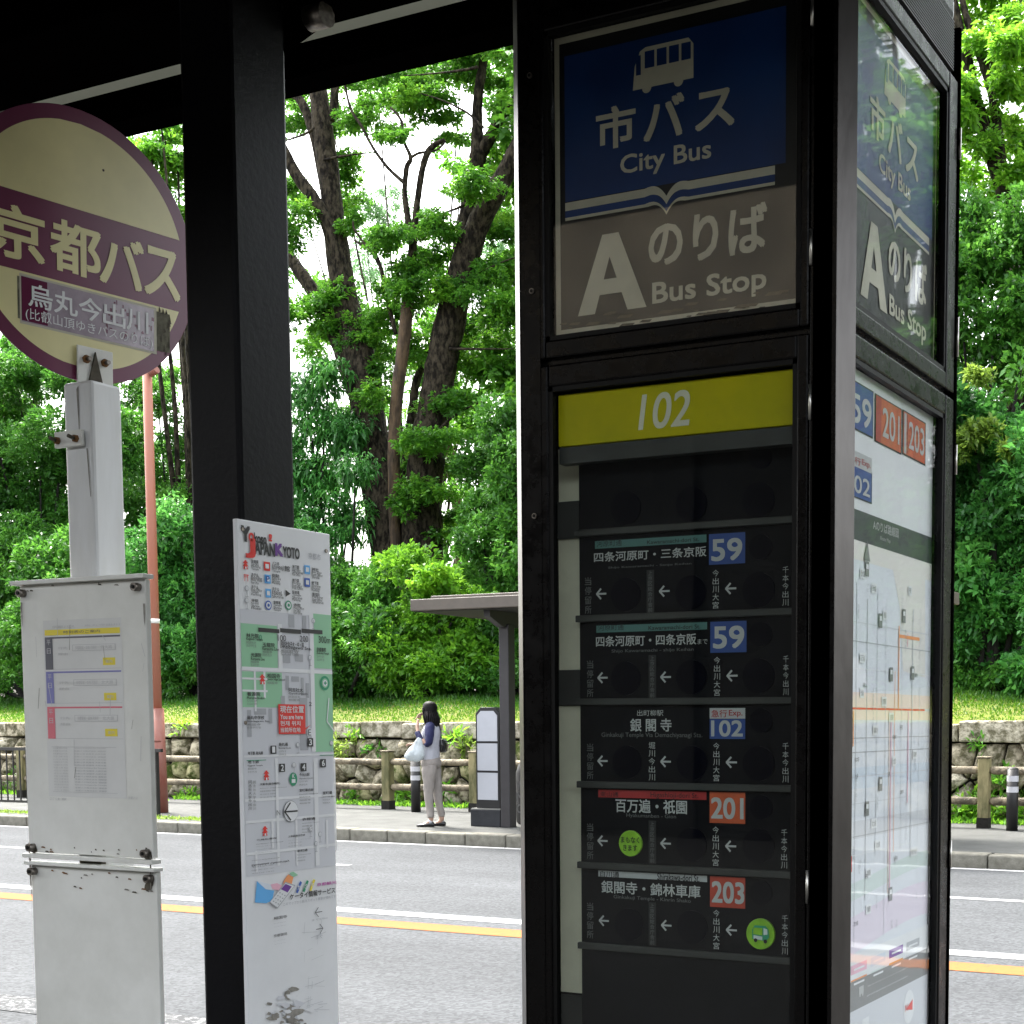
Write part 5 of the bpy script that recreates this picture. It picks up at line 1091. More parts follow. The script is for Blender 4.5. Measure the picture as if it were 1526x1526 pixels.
# beyond the right edge (mirrored in the cabinet's side glass)
def wl(rows): return [((x, y, z), (rx, ry, rz)) for x, y, z, rx, ry, rz in rows]
r9 = random.Random(9)
for i, x in enumerate((-4.2, -1.5, 1.2, 3.8, 6.6, 9.6, 12.6)):
    lab = ['bushy evergreen directly right of the picture edge', 'second bushy evergreen beyond the picture edge', 'third rounded evergreen beyond the picture edge', 'evergreen mirrored at the left of the side glass', 'evergreen mirrored in the middle of the side glass', 'evergreen mirrored at the far side of the glass', 'last evergreen of the bank far to the right'][i]
    plant('evergreen_tree', lab, 'tree', wl([(x + r9.uniform(-1, 1), 26 + r9.uniform(-1, 1), z, 1.3, 1.2, 1.0) for z in (2.6, 3.4, 4.4, 5.4, 6.4, 7.4)] + [(x + r9.uniform(-1.6, 1.6), 26.5, 8.5 + r9.uniform(0, 1.5), .9, .9, .6)]), 'leaf_evergreen', 200 + i, per=7, L=.20, W=.10, dens=.42)

for i, (x, y, h) in enumerate(((2.5, 28, 15), (7.5, 27, 17), (12.5, 28, 15))):
    rows = [(x + r9.uniform(-2.6, 2.6), y + r9.uniform(-1.5, 1.5), z + r9.uniform(-.6, .6), r9.uniform(.9, 1.6), 1.0, r9.uniform(.4, .8)) for z in np.linspace(7.5, h, 8) for k in range(3)]
    plant('tall_tree', ['tall tree just beyond the right edge', 'tallest tree mirrored in the side glass', 'tall tree farthest to the right'][i], 'tree', wl(rows), 'leaf_maple', 260 + i, per=7, L=.22, W=.11, dens=.40, flat=.6, up=0, shell=.1, bark='bark', tr=.22)
# ---- the big forked tree and its neighbours: limbs from measured outlines at their own depth
def limb(mb, Y, pts, rg, n=14, y1=None):
    own = mb
    if not isinstance(mb, MB): mb = MB()
    pts = [(x, y, r_ * .79) for x, y, r_ in pts]
    P_ = []; Rr = []; N = len(pts)
    for i, (x, y, r_) in enumerate(pts):
        Yq = Y + ((y1 or Y) - Y) * i / max(1, N - 1); p = pY(x, y, Yq); s = (p - Vector(_C)).dot(Vector(_fw)) / F; P_.append(p); Rr.append(r_ * s)
    # refine with a smooth curve
    Q = []; RR = []
    for i in range(N - 1):
        a = P_[max(i - 1, 0)]; b = P_[i]; c = P_[i + 1]; d = P_[min(i + 2, N - 1)]
        for k in range(5):
            t = k / 5; Q.append(.5 * ((2 * b) + (c - a) * t + (2 * a - 5 * b + 4 * c - d) * t * t + (3 * b - a - 3 * c + d) * t ** 3)); RR.append((Rr[i] + (Rr[i + 1] - Rr[i]) * t) * rg.uniform(.95, 1.06))
    Q.append(P_[-1]); RR.append(Rr[-1]); mb.tube(Q, RR, n, True, .05, rg)
    if own is not mb: mb.build(own[0], own[1], own[2])
rg = random.Random(17); YT = 27.2
b0 = pY(612, 900, YT)
BT = thing('forked_tree', (b0.x, YT, bank_z(b0.x, YT) - .1), 'huge old tree with rough bark forking into two leaning trunks', 'tree')
zb0 = BT.location.z
mb = MB(); base = pY(612, 905, YT)
mb.tube([(base.x, YT, zb0), (base.x, YT, base.z - .3), (base.x - .05, YT, base.z + .6)], [.98, .82, .72], 18, True, .05, rg)
limb(mb, YT, [(592, 880, 44), (580, 800, 38), (562, 700, 33), (548, 620, 32), (538, 540, 29), (515, 450, 24), (500, 350, 21), (490, 260, 20), (478, 170, 18), (470, 90, 15), (462, -20, 15), (455, -120, 10)], rg, 18)
limb(mb, YT, [(630, 880, 42), (628, 790, 38), (634, 700, 34), (645, 620, 31), (657, 550, 29), (672, 475, 28), (690, 400, 25), (715, 330, 21), (742, 280, 19), (775, 215, 16), (820, 130, 13), (850, 20, 10)], rg, 18)
mb.build('trunk', 'bark', BT)
limb(('limb', 'bark', BT), YT, [(552, 640, 20), (522, 560, 17), (500, 500, 15), (470, 440, 13), (440, 395, 12), (410, 350, 10), (380, 300, 8)], rg)
limb(('limb', 'bark', BT), YT, [(530, 520, 14), (512, 420, 14), (490, 340, 13), (470, 300, 12), (440, 258, 11), (424, 225, 9), (405, 190, 7)], rg, y1=26.5)
limb(('limb', 'bark', BT), YT, [(488, 300, 10), (470, 210, 9), (448, 150, 8), (425, 135, 7), (400, 110, 6)], rg)
limb(('limb', 'bark', BT), YT, [(498, 180, 8), (499, 130, 8), (503, 100, 7), (512, 40, 5)], rg)
limb(('limb', 'bark', BT), YT + .6, [(660, 480, 9), (678, 400, 12), (692, 340, 15), (700, 290, 14), (712, 235, 16), (711, 190, 10), (713, 140, 9), (722, 80, 8), (728, 20, 7), (735, -80, 5)], rg)
limb(('limb', 'bark', BT), YT + .6, [(706, 245, 12), (722, 220, 12), (742, 185, 11), (765, 155, 10), (800, 110, 8)], rg)
limb(('limb', 'bark', BT), YT + .4, [(604, 740, 9), (606, 680, 9), (614, 620, 9), (620, 570, 8), (640, 520, 6), (650, 480, 4)], rg, 10)

limb(('limb', 'bark_red', BT), YT - .5, [(590, 830, 10), (587, 730, 11), (588, 640, 12), (594, 570, 12), (603, 500, 12), (608, 440, 11), (612, 395, 9)], rg, 12)
limb(('twig', 'bark', BT), YT - .5, [(612, 395, 9), (617, 350, 7), (622, 300, 6), (630, 250, 6), (641, 222, 6), (662, 208, 3)], rg, 8)
limb(('twig', 'bark', BT), YT - .5, [(614, 360, 7), (607, 320, 6), (603, 285, 5), (606, 250, 5), (612, 235, 4), (602, 210, 3), (598, 180, 3), (582, 160, 2)], rg, 8)
limb(('twig', 'bark', BT), YT - .5, [(602, 272, 4), (578, 250, 3.2), (556, 220, 3), (540, 190, 3), (522, 160, 2.5), (512, 115, 2.2), (507, 95, 2)], rg, 7)
limb(('twig', 'bark', BT), YT - .5, [(612, 235, 3), (625, 228, 2.5), (650, 224, 2), (664, 210, 2)], rg, 6)
limb(('twig', 'bark', BT), YT - .3, [(590, 498, 4), (578, 450, 4.5), (570, 410, 4), (560, 380, 3.5), (545, 368, 3), (528, 358, 2)], rg, 7)
limb(('twig', 'bark', BT), YT - .3, [(566, 398, 2.5), (556, 380, 2.5), (530, 345, 2.2), (526, 330, 2)], rg, 6)
for x, y, dx, dy in ((470, 190, -40, 18), (500, 140, 24, -40), (720, 190, -60, -40), (690, 430, 60, -40), (700, 300, -50, 20), (560, 700, -60, -60), (655, 640, 60, -40), (670, 520, 60, 0), (712, 100, -70, 10), (480, 240, 50, -10)):
    limb(('twig', 'bark', BT), YT - .2, [(x, y, 3), (x + dx * .4, y + dy * .55, 2.4), (x + dx, y + dy, 1.4), (x + dx * 1.6, y + dy * 1.3, .8)], rg, 6)

rsp = random.Random(33)
# flat leafy sprays carried by the limbs: (x, y, half width, half height)
spray = [(430, 180, 30, 14), (465, 175, 40, 16), (500, 185, 34, 12), (535, 178, 34, 14), (450, 145, 34, 10), (575, 196, 26, 10), (600, 95, 50, 18), (555, 110, 42, 16), (520, 125, 30, 10), (640, 110, 46, 20), (690, 95, 44, 20), (735, 80, 40, 22), (600, 145, 50, 18), (650, 150, 46, 18), (560, 150, 30, 12), (740, 130, 34, 18), (765, 60, 40, 30), (690, 55, 40, 16), (630, 70, 36, 10), (585, 205, 22, 8), (660, 180, 30, 8), (690, 205, 18, 8),
 (450, 95, 30, 14), (520, 240, 26, 16), (515, 265, 18, 18), (620, 240, 12, 6), (670, 208, 18, 6), (436, 280, 24, 16), (448, 330, 26, 24), (435, 350, 22, 22), (520, 305, 24, 20), (525, 330, 20, 16), (470, 445, 44, 20), (510, 455, 40, 16), (545, 470, 34, 14), (440, 475, 34, 16), (500, 490, 40, 16), (535, 500, 40, 20), (570, 475, 30, 20), (590, 355, 42, 12), (620, 345, 34, 12), (560, 360, 24, 8), (640, 380, 34, 20), (615, 400, 34, 16), (655, 340, 30, 18), (680, 310, 34, 20), (705, 275, 36, 18), (735, 255, 30, 16), (750, 210, 26, 16), (760, 170, 24, 20), (650, 290, 24, 16), (620, 440, 34, 22), (650, 430, 30, 24), (580, 430, 22, 18), (575, 540, 28, 26), (560, 590, 26, 20), (620, 520, 24, 30), (720, 430, 40, 24), (745, 460, 44, 22), (715, 500, 44, 22), (750, 530, 44, 26), (700, 550, 34, 26), (735, 390, 34, 16), (750, 340, 30, 18), (765, 400, 30, 30), (680, 600, 40, 20), (640, 660, 44, 18), (620, 690, 34, 16), (670, 690, 44, 16), (700, 640, 40, 24), (640, 730, 34, 18), (690, 730, 30, 12), (600, 750, 22, 16), (620, 780, 34, 16), (660, 770, 30, 12), (655, 800, 30, 12), (560, 760, 24, 20)]
o, n = crown('crown', [lobe(x, y, YT + rsp.uniform(-.9, 2.2), rx * 1.25, ry * 1.2, rx * .014) for x, y, rx, ry in spray if not (555 < x < 685 and 212 < y < 335)], 'leaf_maple', BT, 301, per=9, L=.105, W=.05, dens=1.2, flat=.55, up=.0, shell=.1); TOTAL[0] += n
# more trees
b = pY(240, 300, 28)
plant('maple_tree', 'maple foliage showing between the round sign and dark column', 'tree', [lobe(x, y, 28 + rsp.uniform(-1, 1), rx, ry, .7) for x, y, rx, ry in ((245, 200, 40, 16), (225, 225, 30, 12), (265, 240, 36, 18), (250, 275, 26, 16), (265, 310, 26, 20), (240, 182, 16, 8), (300, 180, 40, 30), (340, 260, 50, 40), (330, 400, 50, 50), (290, 350, 22, 30), (360, 500, 50, 50), (200, 215, 16, 8), (278, 440, 18, 26))], 'leaf_maple', 302, per=8, L=.15, W=.07, dens=.8, flat=.6, up=0, shell=.1, bark='bark', tr=.09)
LT = pY(1480, 200, 28)
RT = thing('leaning_tree', (pY(1530, 900, 28).x, 28, bank_z(LT.x, 28) - .1), 'leaning dark trunks and bright leaves at the top right corner', 'tree')
mb = MB(); bx_ = RT.location
mb.tube([(bx_.x, 28, bx_.z), (bx_.x - .2, 28, 4.5), (pY(1510, 330, 28).x, 28, pY(1510, 330, 28).z)], [.42, .34, .26], 14, True, .05, rg)
limb(mb, 28, [(1510, 330, 17), (1480, 230, 16), (1455, 160, 15), (1440, 100, 15), (1425, 40, 14), (1412, -20, 13), (1400, -120, 10)], rg)
limb(mb, 28, [(1495, 260, 10), (1482, 160, 9), (1470, 110, 8), (1452, 60, 7), (1436, 10, 6), (1425, -60, 5)], rg)
limb(mb, 28, [(1470, 110, 4), (1490, 60, 4), (1520, 10, 3), (1550, -60, 2)], rg, 8)
mb.build('trunk', 'bark', RT)
o, n = crown('crown', [lobe(x, y, 28 + rsp.uniform(-1, 1), rx, ry, .8) for x, y, rx, ry in ((1450, 20, 40, 16), (1490, 30, 44, 22), (1520, 60, 40, 24), (1470, 70, 36, 16), (1505, 100, 34, 18), (1500, 130, 22, 12), (1430, 120, 20, 16), (1440, 170, 16, 14), (1500, 180, 30, 14), (1520, 210, 30, 20), (1470, 215, 24, 14), (1530, 270, 30, 24), (1490, 280, 26, 16), (1430, 250, 20, 16), (1550, 140, 30, 40), (1440, 200, 18, 12), (1520, -20, 60, 24), (1440, -40, 50, 24))], 'leaf_bright', RT, 303, per=8, L=.15, W=.07, dens=.9, flat=.6, up=0, shell=.1); TOTAL[0] += n
# small background stems and trees farther off
plant('background_tree', 'darker leafy tree crown seen through the forks of the big tree', 'tree', [lobe(x, y, 34 + rsp.uniform(-2, 2), rx, ry, 1.2) for x, y, rx, ry in ((440, 430, 34, 34), (470, 520, 30, 40), (450, 300, 16, 20), (540, 600, 30, 40), (500, 440, 20, 30), (585, 640, 20, 40), (560, 520, 20, 26), (640, 480, 26, 34), (620, 560, 24, 40), (700, 440, 40, 34), (750, 420, 30, 40), (720, 520, 50, 40), (770, 560, 40, 50), (700, 600, 40, 30), (740, 330, 26, 26), (690, 250, 20, 12), (560, 100, 50, 16), (690, 70, 50, 22), (480, 110, 24, 14), (745, 150, 24, 20))], 'leaf_maple', 306, per=7, L=.14, W=.065, dens=.55, shell=.05, bark='bark')
plant('distant_tree', 'hazy pale tree far behind the big forked tree', 'tree', [lobe(x, y, 42 + rsp.uniform(-2, 2), rx, ry, 1.5) for x, y, rx, ry in ((530, 310, 20, 26), (545, 350, 24, 20), (570, 320, 20, 26), (540, 390, 24, 20), (590, 300, 14, 20), (640, 330, 16, 14), (560, 420, 24, 20), (745, 370, 20, 26), (700, 350, 14, 16))], 'leaf_haze', 304, per=6, L=.13, W=.05, dens=.55, shell=0, bark='bark')
p = pY(680, 735, 33)
DT = thing('distant_tree', (p.x, 33, bank_z(p.x, 33) - .05), 'slim reddish trunk far behind, right of the forked tree', 'tree'); mb = MB()
limb(mb, 33, [(690, 900, 12), (686, 800, 13), (680, 740, 10), (672, 700, 9), (664, 640, 8), (640, 560, 6)], rg); mb.tube([(p.x + .2, 33, DT.location.z), (pY(690, 900, 33).x, 33, pY(690, 900, 33).z)], [.2, .18], 10); mb.build('trunk', 'bark_red', DT)
o, n = crown('crown', [lobe(x, y, 33, rx, ry) for x, y, rx, ry in ((650, 560, 30, 25), (680, 640, 24, 20), (700, 590, 30, 24), (600, 620, 30, 24), (670, 790, 24, 10))], 'leaf_maple', DT, 305, per=7, L=.15, W=.06, dens=.35); TOTAL[0] += n
# dark understorey behind the hedge front, so the hedge reads deep (individual low shrubs further back)
for i, (xa, xb, y0_) in enumerate(((-80, 180, 800), (200, 440, 860), (440, 640, 870), (640, 900, 850), (1380, 1600, 640))):
    rows = [(xa + (xb - xa) * (k % 5 + .5) / 5, y0_ + (1010 - y0_) * (k // 5 + .5) / 3, (xb - xa) * .17, (1010 - y0_) * .26) for k in range(15)]
    plant('understorey_shrub', ['dark shrub mass deep in shade behind far left hedge', 'dark shrub mass in shade behind the red pole', 'dark shrub mass in shade below the forked tree', 'dark shrub mass in shade behind far shelter', 'dark shrub mass in shade behind the right hedge'][i], 'shrub', lobes_(29, rows, .5, 40 + i), 'leaf_evergreen', 400 + i, per=6, L=.22, W=.12, dens=.45)
for i, (xa, xb) in enumerate(((-80, 190), (190, 420), (430, 640), (640, 800), (1390, 1560))):
    n_ = max(3, int((xb - xa) / 42)); rows = [(xa + (xb - xa) * (k + .5) / n_, 1012 + 6 * math.sin(k * 2.3), (xb - xa) / n_ * .62, 26) for k in range(n_)]
    plant('low_shrub', ['low dark shrub along the grass at far left', 'low dark shrub along the grass right of the red pole', 'low dark shrub along the grass beside the map board', 'low dark shrub along the grass behind the far shelter', 'low dark shrub along the grass right of the cabinet'][i], 'shrub', lobes_(24.6, rows, .3, 60 + i), 'leaf_evergreen', 600 + i, per=8, L=.12, W=.055, dens=.9, trunks=False)
# grass on the bank, tufts at the wall foot and in its joints
rg_ = np.random.default_rng(7); n = 60000
gx = rg_.uniform(-34, -3, n); gy = 20.75 + rg_.random(n) ** .8 * 5.0
gz = np.array([bank_z(a, b) for a, b in zip(gx, gy)]) - .02
D = rg_.normal(size=(n, 3)) * .38 + np.array([0, -.1, 1]); D /= np.linalg.norm(D, axis=1, keepdims=True)
patch = np.sin(gx * 1.7) * .12 + np.sin(gx * .6 + gy * 1.3) * .15 + .45
patch = patch + np.clip((22.4 - gy) * .30, -.5, .3)
patch = patch - .12
hgt = (.05 + .11 * rg_.random(n)) * .62 * (1 + 1.3 * (np.clip(gy - 22.8, 0, 2) / 2))
gobj = leaves_mesh('grass', np.stack([gx, gy, gz], 1), D, hgt, np.full(n, .022), patch + rg_.normal(0, .16, n), 'grass_blade', None, .1, 5) if False else None
def leaves_free(name, *a, **k): return leaves_mesh(name, *a, **k)
gobj = leaves_mesh('grass', np.stack([gx, gy, gz], 1), D, hgt, np.full(n, .024), patch + rg_.normal(0, .16, n), 'grass_blade', None, .1, 5); gobj['kind'] = 'stuff'; gobj['label'] = 'short sunny grass on the bank above the stone wall'
def tuft(x, y, z, s, seed, m='leaf_bright', kind='fern_tuft', label='', L=.16):
    t = thing(kind, (x, y, z), label, 'plant', 'green tufts growing on and below the stone wall')
    o, n_ = crown('leaves', [((x, y, z + s * .5), (s, s * .55, s * .6))], m, t, seed, per=7, L=L, W=.04, dens=1.6, sub=False, shell=.1, up=.5); return t
tf = [(515, 1115, .30, 'leaf_yellowish', 'bright fern in the wall joint right of the map board'), (530, 1095, .12, 'leaf_bright', 'small tuft under the coping right of the map board'), (555, 1118, .14, 'leaf_maple', 'little fern left of the fence post nearest the map board'), (600, 1193, .26, 'leaf_bright', 'leafy weed at the wall foot left of the woman'), (525, 1200, .15, 'leaf_maple', 'low weed at the wall foot below the first fence rail'), (677, 1100, .16, 'leaf_bright', 'tuft in the wall just right of the woman'), (697, 1118, .2, 'leaf_yellowish', 'yellow green tuft left of the light box sign'), (662, 1180, .15, 'leaf_maple', 'weed at the wall foot right of the woman'), (745, 1200, .18, 'leaf_bright', 'weed beside the base of the light box sign'),
      (1420, 1215, .3, 'leaf_bright', 'leafy plant at the wall foot right of the cabinet'), (1445, 1205, .3, 'leaf_bright', 'bushy plant left of the right hand fence post'), (1488, 1212, .34, 'leaf_bright', 'bushy plant between fence post and right bollard'), (1520, 1210, .3, 'leaf_bright', 'bushy plant behind the right bollard'), (1500, 1165, .18, 'leaf_maple', 'tuft in the wall above the right bollard'), (1460, 1110, .1, 'leaf_maple', 'moss tuft under the coping at right'),
      (285, 1195, .22, 'leaf_bright', 'weed at the wall foot right of the red pole'), (270, 1085, .16, 'leaf_bright', 'tuft on the wall right of the red pole'), (30, 1160, .25, 'leaf_bright', 'weed on the wall at far left'), (8, 1190, .2, 'leaf_maple', 'low weed at the wall foot at far left')]
for i, (x, y, s, m, lb_) in enumerate(tf):
    p = pY(x, y, 20.42); tuft(p.x, 20.42, max(0, p.z - s * .4), s, 500 + i, m, 'fern_tuft', lb_)
# moss and grass strip along the pavement edge
n = 9000; gx = rg_.uniform(-33, -3, n); gy = rg_.normal(20.15, .10, n); D = rg_.normal(size=(n, 3)) * .5 + np.array([0, 0, .9]); D /= np.linalg.norm(D, axis=1, keepdims=True)
keep = (np.sin(gx * 2.1) + np.sin(gx * .7)) > -.3; gx, gy, D = gx[keep], gy[keep], D[keep]; n = len(gx)
o = leaves_mesh('weeds', np.stack([gx, gy, np.zeros(n)], 1), D, .04 + .09 * rg_.random(n), np.full(n, .03), rg_.normal(.5, .2, n), 'leaf_bright', None, .1, 6); o['kind'] = 'stuff'; o['label'] = 'low weeds along the foot of the stone wall'
n = 2200; gx = rg_.uniform(-21, -15.5, n); gy = rg_.normal(15.95, .09, n); D = rg_.normal(size=(n, 3)) * .6 + np.array([0, 0, .9]); D /= np.linalg.norm(D, axis=1, keepdims=True)
o = leaves_mesh('kerb_weeds', np.stack([gx, gy, np.zeros(n)], 1), D, .02 + .05 * rg_.random(n), np.full(n, .02), rg_.normal(.5, .2, n), 'leaf_yellowish', None, .1, 6); o['kind'] = 'stuff'; o['label'] = 'thin weeds behind the far kerb below the railing'
print('leaves', TOTAL)

#==PART5==
# ================================================================== woman waiting on the far pavement
pp = pZ(643, 1232, 0)
WO = thing('person', (pp.x, pp.y, 0), 'woman with long dark hair, navy sleeves and grey trousers waiting with hand at her face', 'person')
WO.rotation_euler = (0, 0, math.atan2(-.34, -.94))       # faces up the road, a little away from the viewer
V3 = Vector
def skinned(name, chains, m, parent, sub=2):
    me = bpy.data.meshes.new(name); vs = []; es = []; rs_ = []; roots = []
    for ch in chains:
        k0 = len(vs)
        for k, (p, r_) in enumerate(ch):
            if isinstance(p, int): continue
            vs.append(p); rs_.append(r_)
            if k and not isinstance(ch[k - 1][0], int): es.append((len(vs) - 2, len(vs) - 1))
            elif k: es.append((ch[k - 1][0], len(vs) - 1))
        if not isinstance(ch[0][0], int): roots.append(k0)
    me.from_pydata(vs, es, []); o = bpy.data.objects.new(name, me); COL.objects.link(o)
    o.modifiers.new('skin', 'SKIN'); sk = me.skin_vertices[0].data if me.skin_vertices else None
    if sk is None: bpy.context.view_layer.objects.active = o; sk = me.skin_vertices[0].data
    for i, r_ in enumerate(rs_): sk[i].radius = r_ if isinstance(r_, tuple) else (r_, r_); sk[i].use_root = i in roots
    s = o.modifiers.new('sub', 'SUBSURF'); s.levels = sub; s.render_levels = sub
    dg = bpy.context.evaluated_depsgraph_get(); me2 = bpy.data.meshes.new_from_object(o.evaluated_get(dg)); bpy.data.objects.remove(o)
    me2.polygons.foreach_set('use_smooth', [True] * len(me2.polygons)); me2.materials.clear(); return link(name, me2, m, parent)
# local frame: x forward, y to her left (towards the road), z up; 1.66 m tall
Hh = 1.0
body = [
 [((0, 0, .90), .10), ((0, 0, 1.02), .092), ((-.012, 0, 1.16), .092), ((-.02, 0, 1.30), .10), ((-.025, 0, 1.385), .062), ((-.012, 0, 1.44), .046), ((.008, 0, 1.50), .052), ((.014, 0, 1.555), .078), ((.006, 0, 1.61), .072)],
 [(3, 0), ((-.03, .13, 1.345), .048), ((-.045, .185, 1.22), .042), ((-.02, .195, 1.10), .036), ((.10, .17, 1.20), .030), ((.145, .105, 1.34), .023), ((.145, .085, 1.40), (.026, .016)), ((.135, .070, 1.45), (.030, .012))],
 [(3, 0), ((-.03, -.13, 1.345), .048), ((-.045, -.185, 1.22), .042), ((-.02, -.19, 1.09), .036), ((.10, -.15, 1.10), .030), ((.21, -.10, 1.12), .024), ((.25, -.08, 1.12), (.014, .026)), ((.285, -.07, 1.115), (.012, .028))],
 [(0, 0), ((-.005, .075, .84), .088), ((.0, .08, .60), .066), ((.012, .08, .47), .055), ((-.006, .08, .28), .047), ((-.022, .08, .085), .036), ((.02, .082, .05), .036), ((.10, .085, .03), .028)],
 [(0, 0), ((-.005, -.075, .84), .088), ((-.04, -.08, .60), .066), ((-.06, -.08, .47), .055), ((-.09, -.08, .28), .047), ((-.125, -.08, .085), .036), ((-.085, -.082, .05), .036), ((-.005, -.085, .03), .028)]]
def fingers(base, d, side, nrm, L0):
    out = []
    for k, (o_, l_) in enumerate(((-.026, .85), (-.009, 1.0), (.009, .95), (.025, .75))):
        a = V3(base) + V3(side) * o_; p1 = a + V3(d) * L0 * .4 * l_; p2 = p1 + (V3(d) * .8 + V3(nrm) * .55) * L0 * .33 * l_; p3 = p2 + (V3(d) * .45 + V3(nrm) * .8) * L0 * .27 * l_
        out.append([(tuple(a - V3(d) * .02), .0085), (tuple(p1), .0085), (tuple(p2), .0078), (tuple(p3), .0066)])
    t0 = V3(base) - V3(d) * .05 + V3(side) * .024; t1 = t0 + (V3(side) * .9 + V3(d) * .5 + V3(nrm) * .3) * .03; t2 = t1 + (V3(d) * .9 + V3(side) * .2 + V3(nrm) * .4) * .028
    out.append([(tuple(t0), .010), (tuple(t1), .0095), (tuple(t2), .0078)]); return out
fl = fingers((.132, .066, 1.475), (-.25, -.2, .95), (.6, .75, 0.1), (-.75, -.6, 0), .075)
fr = fingers((.30, -.068, 1.112), (1, .1, -.1), (0, .9, .2), (0, .1, -1), .07)
bo = skinned('body', body + fl + fr, 'skin', WO)
# face relief: nose, eyes, mouth, ear as one small mesh under the head
fm = MB(); fm.loft([((.083, 0, 1.575), (.004, 0, 0), (0, .007, 0)), ((.094, 0, 1.555), (.008, 0, 0), (0, .010, 0)), ((.100, 0, 1.535), (.010, 0, 0), (0, .013, 0)), ((.084, 0, 1.525), (.008, 0, 0), (0, .010, 0))], 8); fm.build('nose', 'skin', WO, local=True)
for s in (-1, 1):
    fm = MB(); fm.loft([((.074, s * .030, 1.560), (.004, 0, 0), (0, .012, 0)), ((.080, s * .030, 1.566), (.004, 0, 0), (0, .014, 0)), ((.075, s * .030, 1.573), (.003, 0, 0), (0, .011, 0))], 8); fm.build('eye', 'hair', WO, local=True)
    fm = MB(); fm.loft([((0.0, s * .080, 1.535), (.010, 0, 0), (0, .006, 0)), ((-.004, s * .084, 1.555), (.016, 0, 0), (0, .007, 0)), ((-.006, s * .082, 1.575), (.012, 0, 0), (0, .006, 0))], 8); fm.build('ear', 'skin', WO, local=True)
fm = MB(); fm.loft([((.080, 0, 1.503), (.004, 0, 0), (0, .018, 0)), ((.084, 0, 1.508), (.004, 0, 0), (0, .020, 0)), ((.079, 0, 1.513), (.003, 0, 0), (0, .016, 0))], 8); fm.build('mouth', 'lip', WO, local=True)
def E(c, a, b): return (c, (a, 0, 0), (0, b, 0))
# hair: cap and long fall to the shoulders, strands at the ends
hr = MB()
hr.loft([E((-.020, 0, 1.345), .040, .080), E((-.028, 0, 1.37), .068, .112), E((-.020, 0, 1.42), .082, .118), E((-.006, 0, 1.48), .086, .108), E((-.004, 0, 1.55), .092, .104), E((-.004, 0, 1.60), .100, .100), E((.000, 0, 1.65), .088, .088), E((.000, 0, 1.678), .055, .055), E((0, 0, 1.688), .015, .015)], 24)
rh = random.Random(3)
for k in range(46):
    a = rh.uniform(.9, 5.38); r0 = .088; s0 = V3((-.006 + .088 * math.cos(a), .104 * math.sin(a), 1.55)); e = V3((-.026 + .082 * math.cos(a), .122 * math.sin(a), 1.345 + rh.uniform(-.03, .03)))
    md = s0.lerp(e, .55) + V3((math.cos(a) * .022, math.sin(a) * .022, 0)); hr.tube([s0, md, e, e + V3((math.cos(a) * .012, math.sin(a) * .012, -.025))], [.008, .012, .009, .002], 6)
ho = hr.build('hair', 'hair', WO, local=True)
fr_ = MB(); fr_.loft([((.072, .062, 1.60), (.016, 0, 0), (0, .02, 0)), ((.068, .078, 1.54), (.014, 0, 0), (0, .014, 0)), ((.052, .088, 1.46), (.016, 0, 0), (0, .012, 0)), ((.03, .10, 1.38), (.018, 0, 0), (0, .012, 0))], 10); fr_.build('hair_lock', 'hair', ho, local=True)
# clothes
def shell(name, rings, m, parent=None, n=20, disp=.006, sub=1):
    o = MB().loft(rings, n).build(name, m, parent or WO, local=True, sub=sub)
    if disp:
        tx = bpy.data.textures.get('folds') or bpy.data.textures.new('folds', 'CLOUDS'); tx.noise_scale = .09
        o.modifiers['s'].levels = 2; o.modifiers['s'].render_levels = 2
        d = o.modifiers.new('d', 'DISPLACE'); d.texture = tx; d.strength = disp * 3.2; d.mid_level = .5; d.texture_coords = 'LOCAL'
    return o
sh_ = shell('shirt', [E((.0, 0, .90), .118, .160), E((.0, 0, .91), .130, .172), E((0, 0, .98), .128, .165), E((-.005, 0, 1.10), .122, .150), E((-.012, 0, 1.22), .128, .160), E((-.018, 0, 1.31), .118, .160), E((-.024, 0, 1.37), .090, .125), E((-.02, 0, 1.405), .060, .070), E((-.016, 0, 1.415), .056, .062)], 'shirt_grey')
def tuberings(pts):
    out = []
    for i, (p, r_) in enumerate(pts):
        a = V3(pts[max(i - 1, 0)][0]); b = V3(pts[min(i + 1, len(pts) - 1)][0]); t = (b - a).normalized(); u = t.cross(V3((1, .1, 0))).normalized() if abs(t.x) < .8 else t.cross(V3((0, 0, 1))).normalized(); w_ = t.cross(u); out.append((p, tuple(u * r_), tuple(w_ * r_)))
    return out
shell('sleeve', tuberings([((-.028, .06, 1.385), .050), ((-.03, .12, 1.36), .066), ((-.038, .155, 1.30), .067), ((-.048, .190, 1.21), .060), ((-.035, .205, 1.12), .054), ((.0, .200, 1.095), .050), ((.06, .187, 1.145), .047), ((.11, .165, 1.215), .042), ((.135, .14, 1.275), .036), ((.137, .137, 1.28), .030)]), 'sleeve_navy', sh_, 16)
shell('sleeve', tuberings([((-.028, -.06, 1.385), .050), ((-.03, -.12, 1.36), .066), ((-.038, -.155, 1.30), .067), ((-.048, -.190, 1.21), .058), ((-.035, -.205, 1.12), .052), ((.0, -.190, 1.075), .049), ((.07, -.165, 1.09), .044), ((.13, -.135, 1.11), .040), ((.133, -.133, 1.11), .032)]), 'sleeve_navy', sh_, 16)
tro = shell('trousers', [E((0, 0, .78), .10, .13), E((-.002, 0, .81), .130, .165), E((-.010, 0, .86), .138, .172), E((-.006, 0, .93), .126, .160), E((0, 0, .97), .116, .150), E((0, 0, .975), .10, .13)], 'trousers')
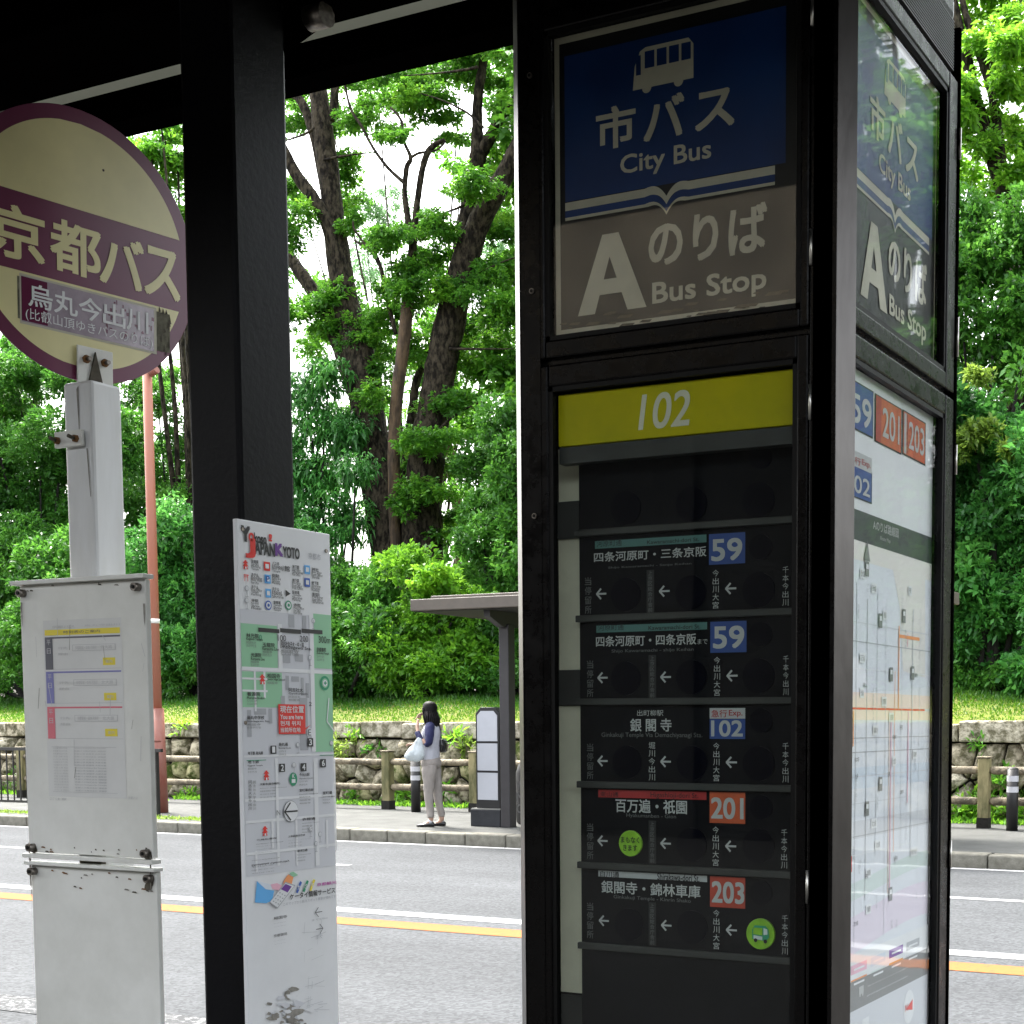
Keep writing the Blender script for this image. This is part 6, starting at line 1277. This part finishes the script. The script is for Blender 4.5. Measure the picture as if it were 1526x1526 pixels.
shell('trouser_leg', [E((-.008, .078, .87), .10, .082), E((-.006, .080, .80), .112, .090), E((.0, .082, .66), .088, .080), E((.010, .082, .52), .070, .068), E((.008, .082, .38), .062, .060), E((-.008, .082, .24), .054, .052), E((-.016, .082, .135), .049, .047), E((-.016, .082, .13), .040, .040)], 'trousers', tro, 18, .009)
shell('trouser_leg', [E((-.010, -.078, .87), .10, .082), E((-.012, -.080, .80), .112, .090), E((-.035, -.082, .66), .088, .080), E((-.055, -.082, .52), .070, .068), E((-.075, -.082, .38), .062, .060), E((-.10, -.082, .24), .054, .052), E((-.118, -.082, .135), .049, .047), E((-.118, -.082, .13), .040, .040)], 'trousers', tro, 18, .009)
def shoe(x, y):
    m = MB(); R4 = lambda cx_, cz_, a, h: ((cx_, y, cz_), None, None)
    rings = []
    for dx, w_, h in ((-.075, .022, .04), (-.066, .034, .062), (-.03, .038, .064), (.02, .040, .052), (.08, .043, .044), (.13, .040, .036), (.165, .028, .028), (.178, .010, .018)):
        rings.append(((x + dx, y, h / 2 + .006), (0, w_, 0), (0, 0, h / 2 + .004)))
    m.loft(rings, 14).build('shoe', 'shoe_leather', WO, local=True, sub=1)
    MB().loft([((x - .02, y, .045), (.03, 0, 0), (0, .028, 0)), ((x - .014, y, .075), (.034, 0, 0), (0, .031, 0)), ((x - .016, y, .10), (.032, 0, 0), (0, .030, 0))], 12).build('sock', 'bollard_white', WO, local=True)
shoe(.005, .085); shoe(-.10, -.085)
MB().tube([(.085, .02, 1.375), (.0, .05, 1.425), (-.07, .07, 1.38), (-.125, .0, 1.25), (-.14, -.08, 1.14)], .008, 8).build('strap', 'shoe_leather', WO, local=True)
# bags: carried things stay on their own
def toworld(p): a = WO.rotation_euler.z; return V3((pp.x + p[0] * math.cos(a) - p[1] * math.sin(a), pp.y + p[0] * math.sin(a) + p[1] * math.cos(a), p[2]))
def placed(name, mb, m, label, cat):
    o = mb.build(name, m); o.location = (pp.x, pp.y, 0); o.rotation_euler = WO.rotation_euler; return tag(o, label, cat)
bgm = MB(); rb_ = random.Random(6)
rings = []
for z, x0_, x1_, w_ in ((1.20, .055, .085, .016), (1.16, .045, .13, .022), (1.10, .03, .19, .035), (1.02, .02, .25, .05), (.96, .03, .30, .055), (.92, .06, .31, .045), (.885, .13, .29, .02)):
    rings.append((((x0_ + x1_) / 2, .20, z), ((x1_ - x0_) / 2, 0, .02), (0, w_, 0)))
bgm.loft(rings, 20)
bgo = placed('carrier_bag', bgm, 'bag_white', 'pale blue white carrier bag hanging from the waiting woman\'s forearm', 'bag')
s = bgo.modifiers.new('s', 'SUBSURF'); s.levels = s.render_levels = 2
tx = bpy.data.textures['folds']; d = bgo.modifiers.new('d', 'DISPLACE'); d.texture = tx; d.strength = .035; d.mid_level = .5; d.texture_coords = 'LOCAL'
sbm = MB(); sbm.loft([((-.15, -.10, z), (a, 0, 0), (0, b_, 0)) for z, a, b_ in ((1.00, .03, .07), (1.02, .05, .11), (1.10, .055, .12), (1.16, .045, .11), (1.18, .02, .08))], 16)
sb_ = placed('shoulder_bag', sbm, 'shoe_leather', 'small black bag at the waiting woman\'s back on a thin strap', 'bag')
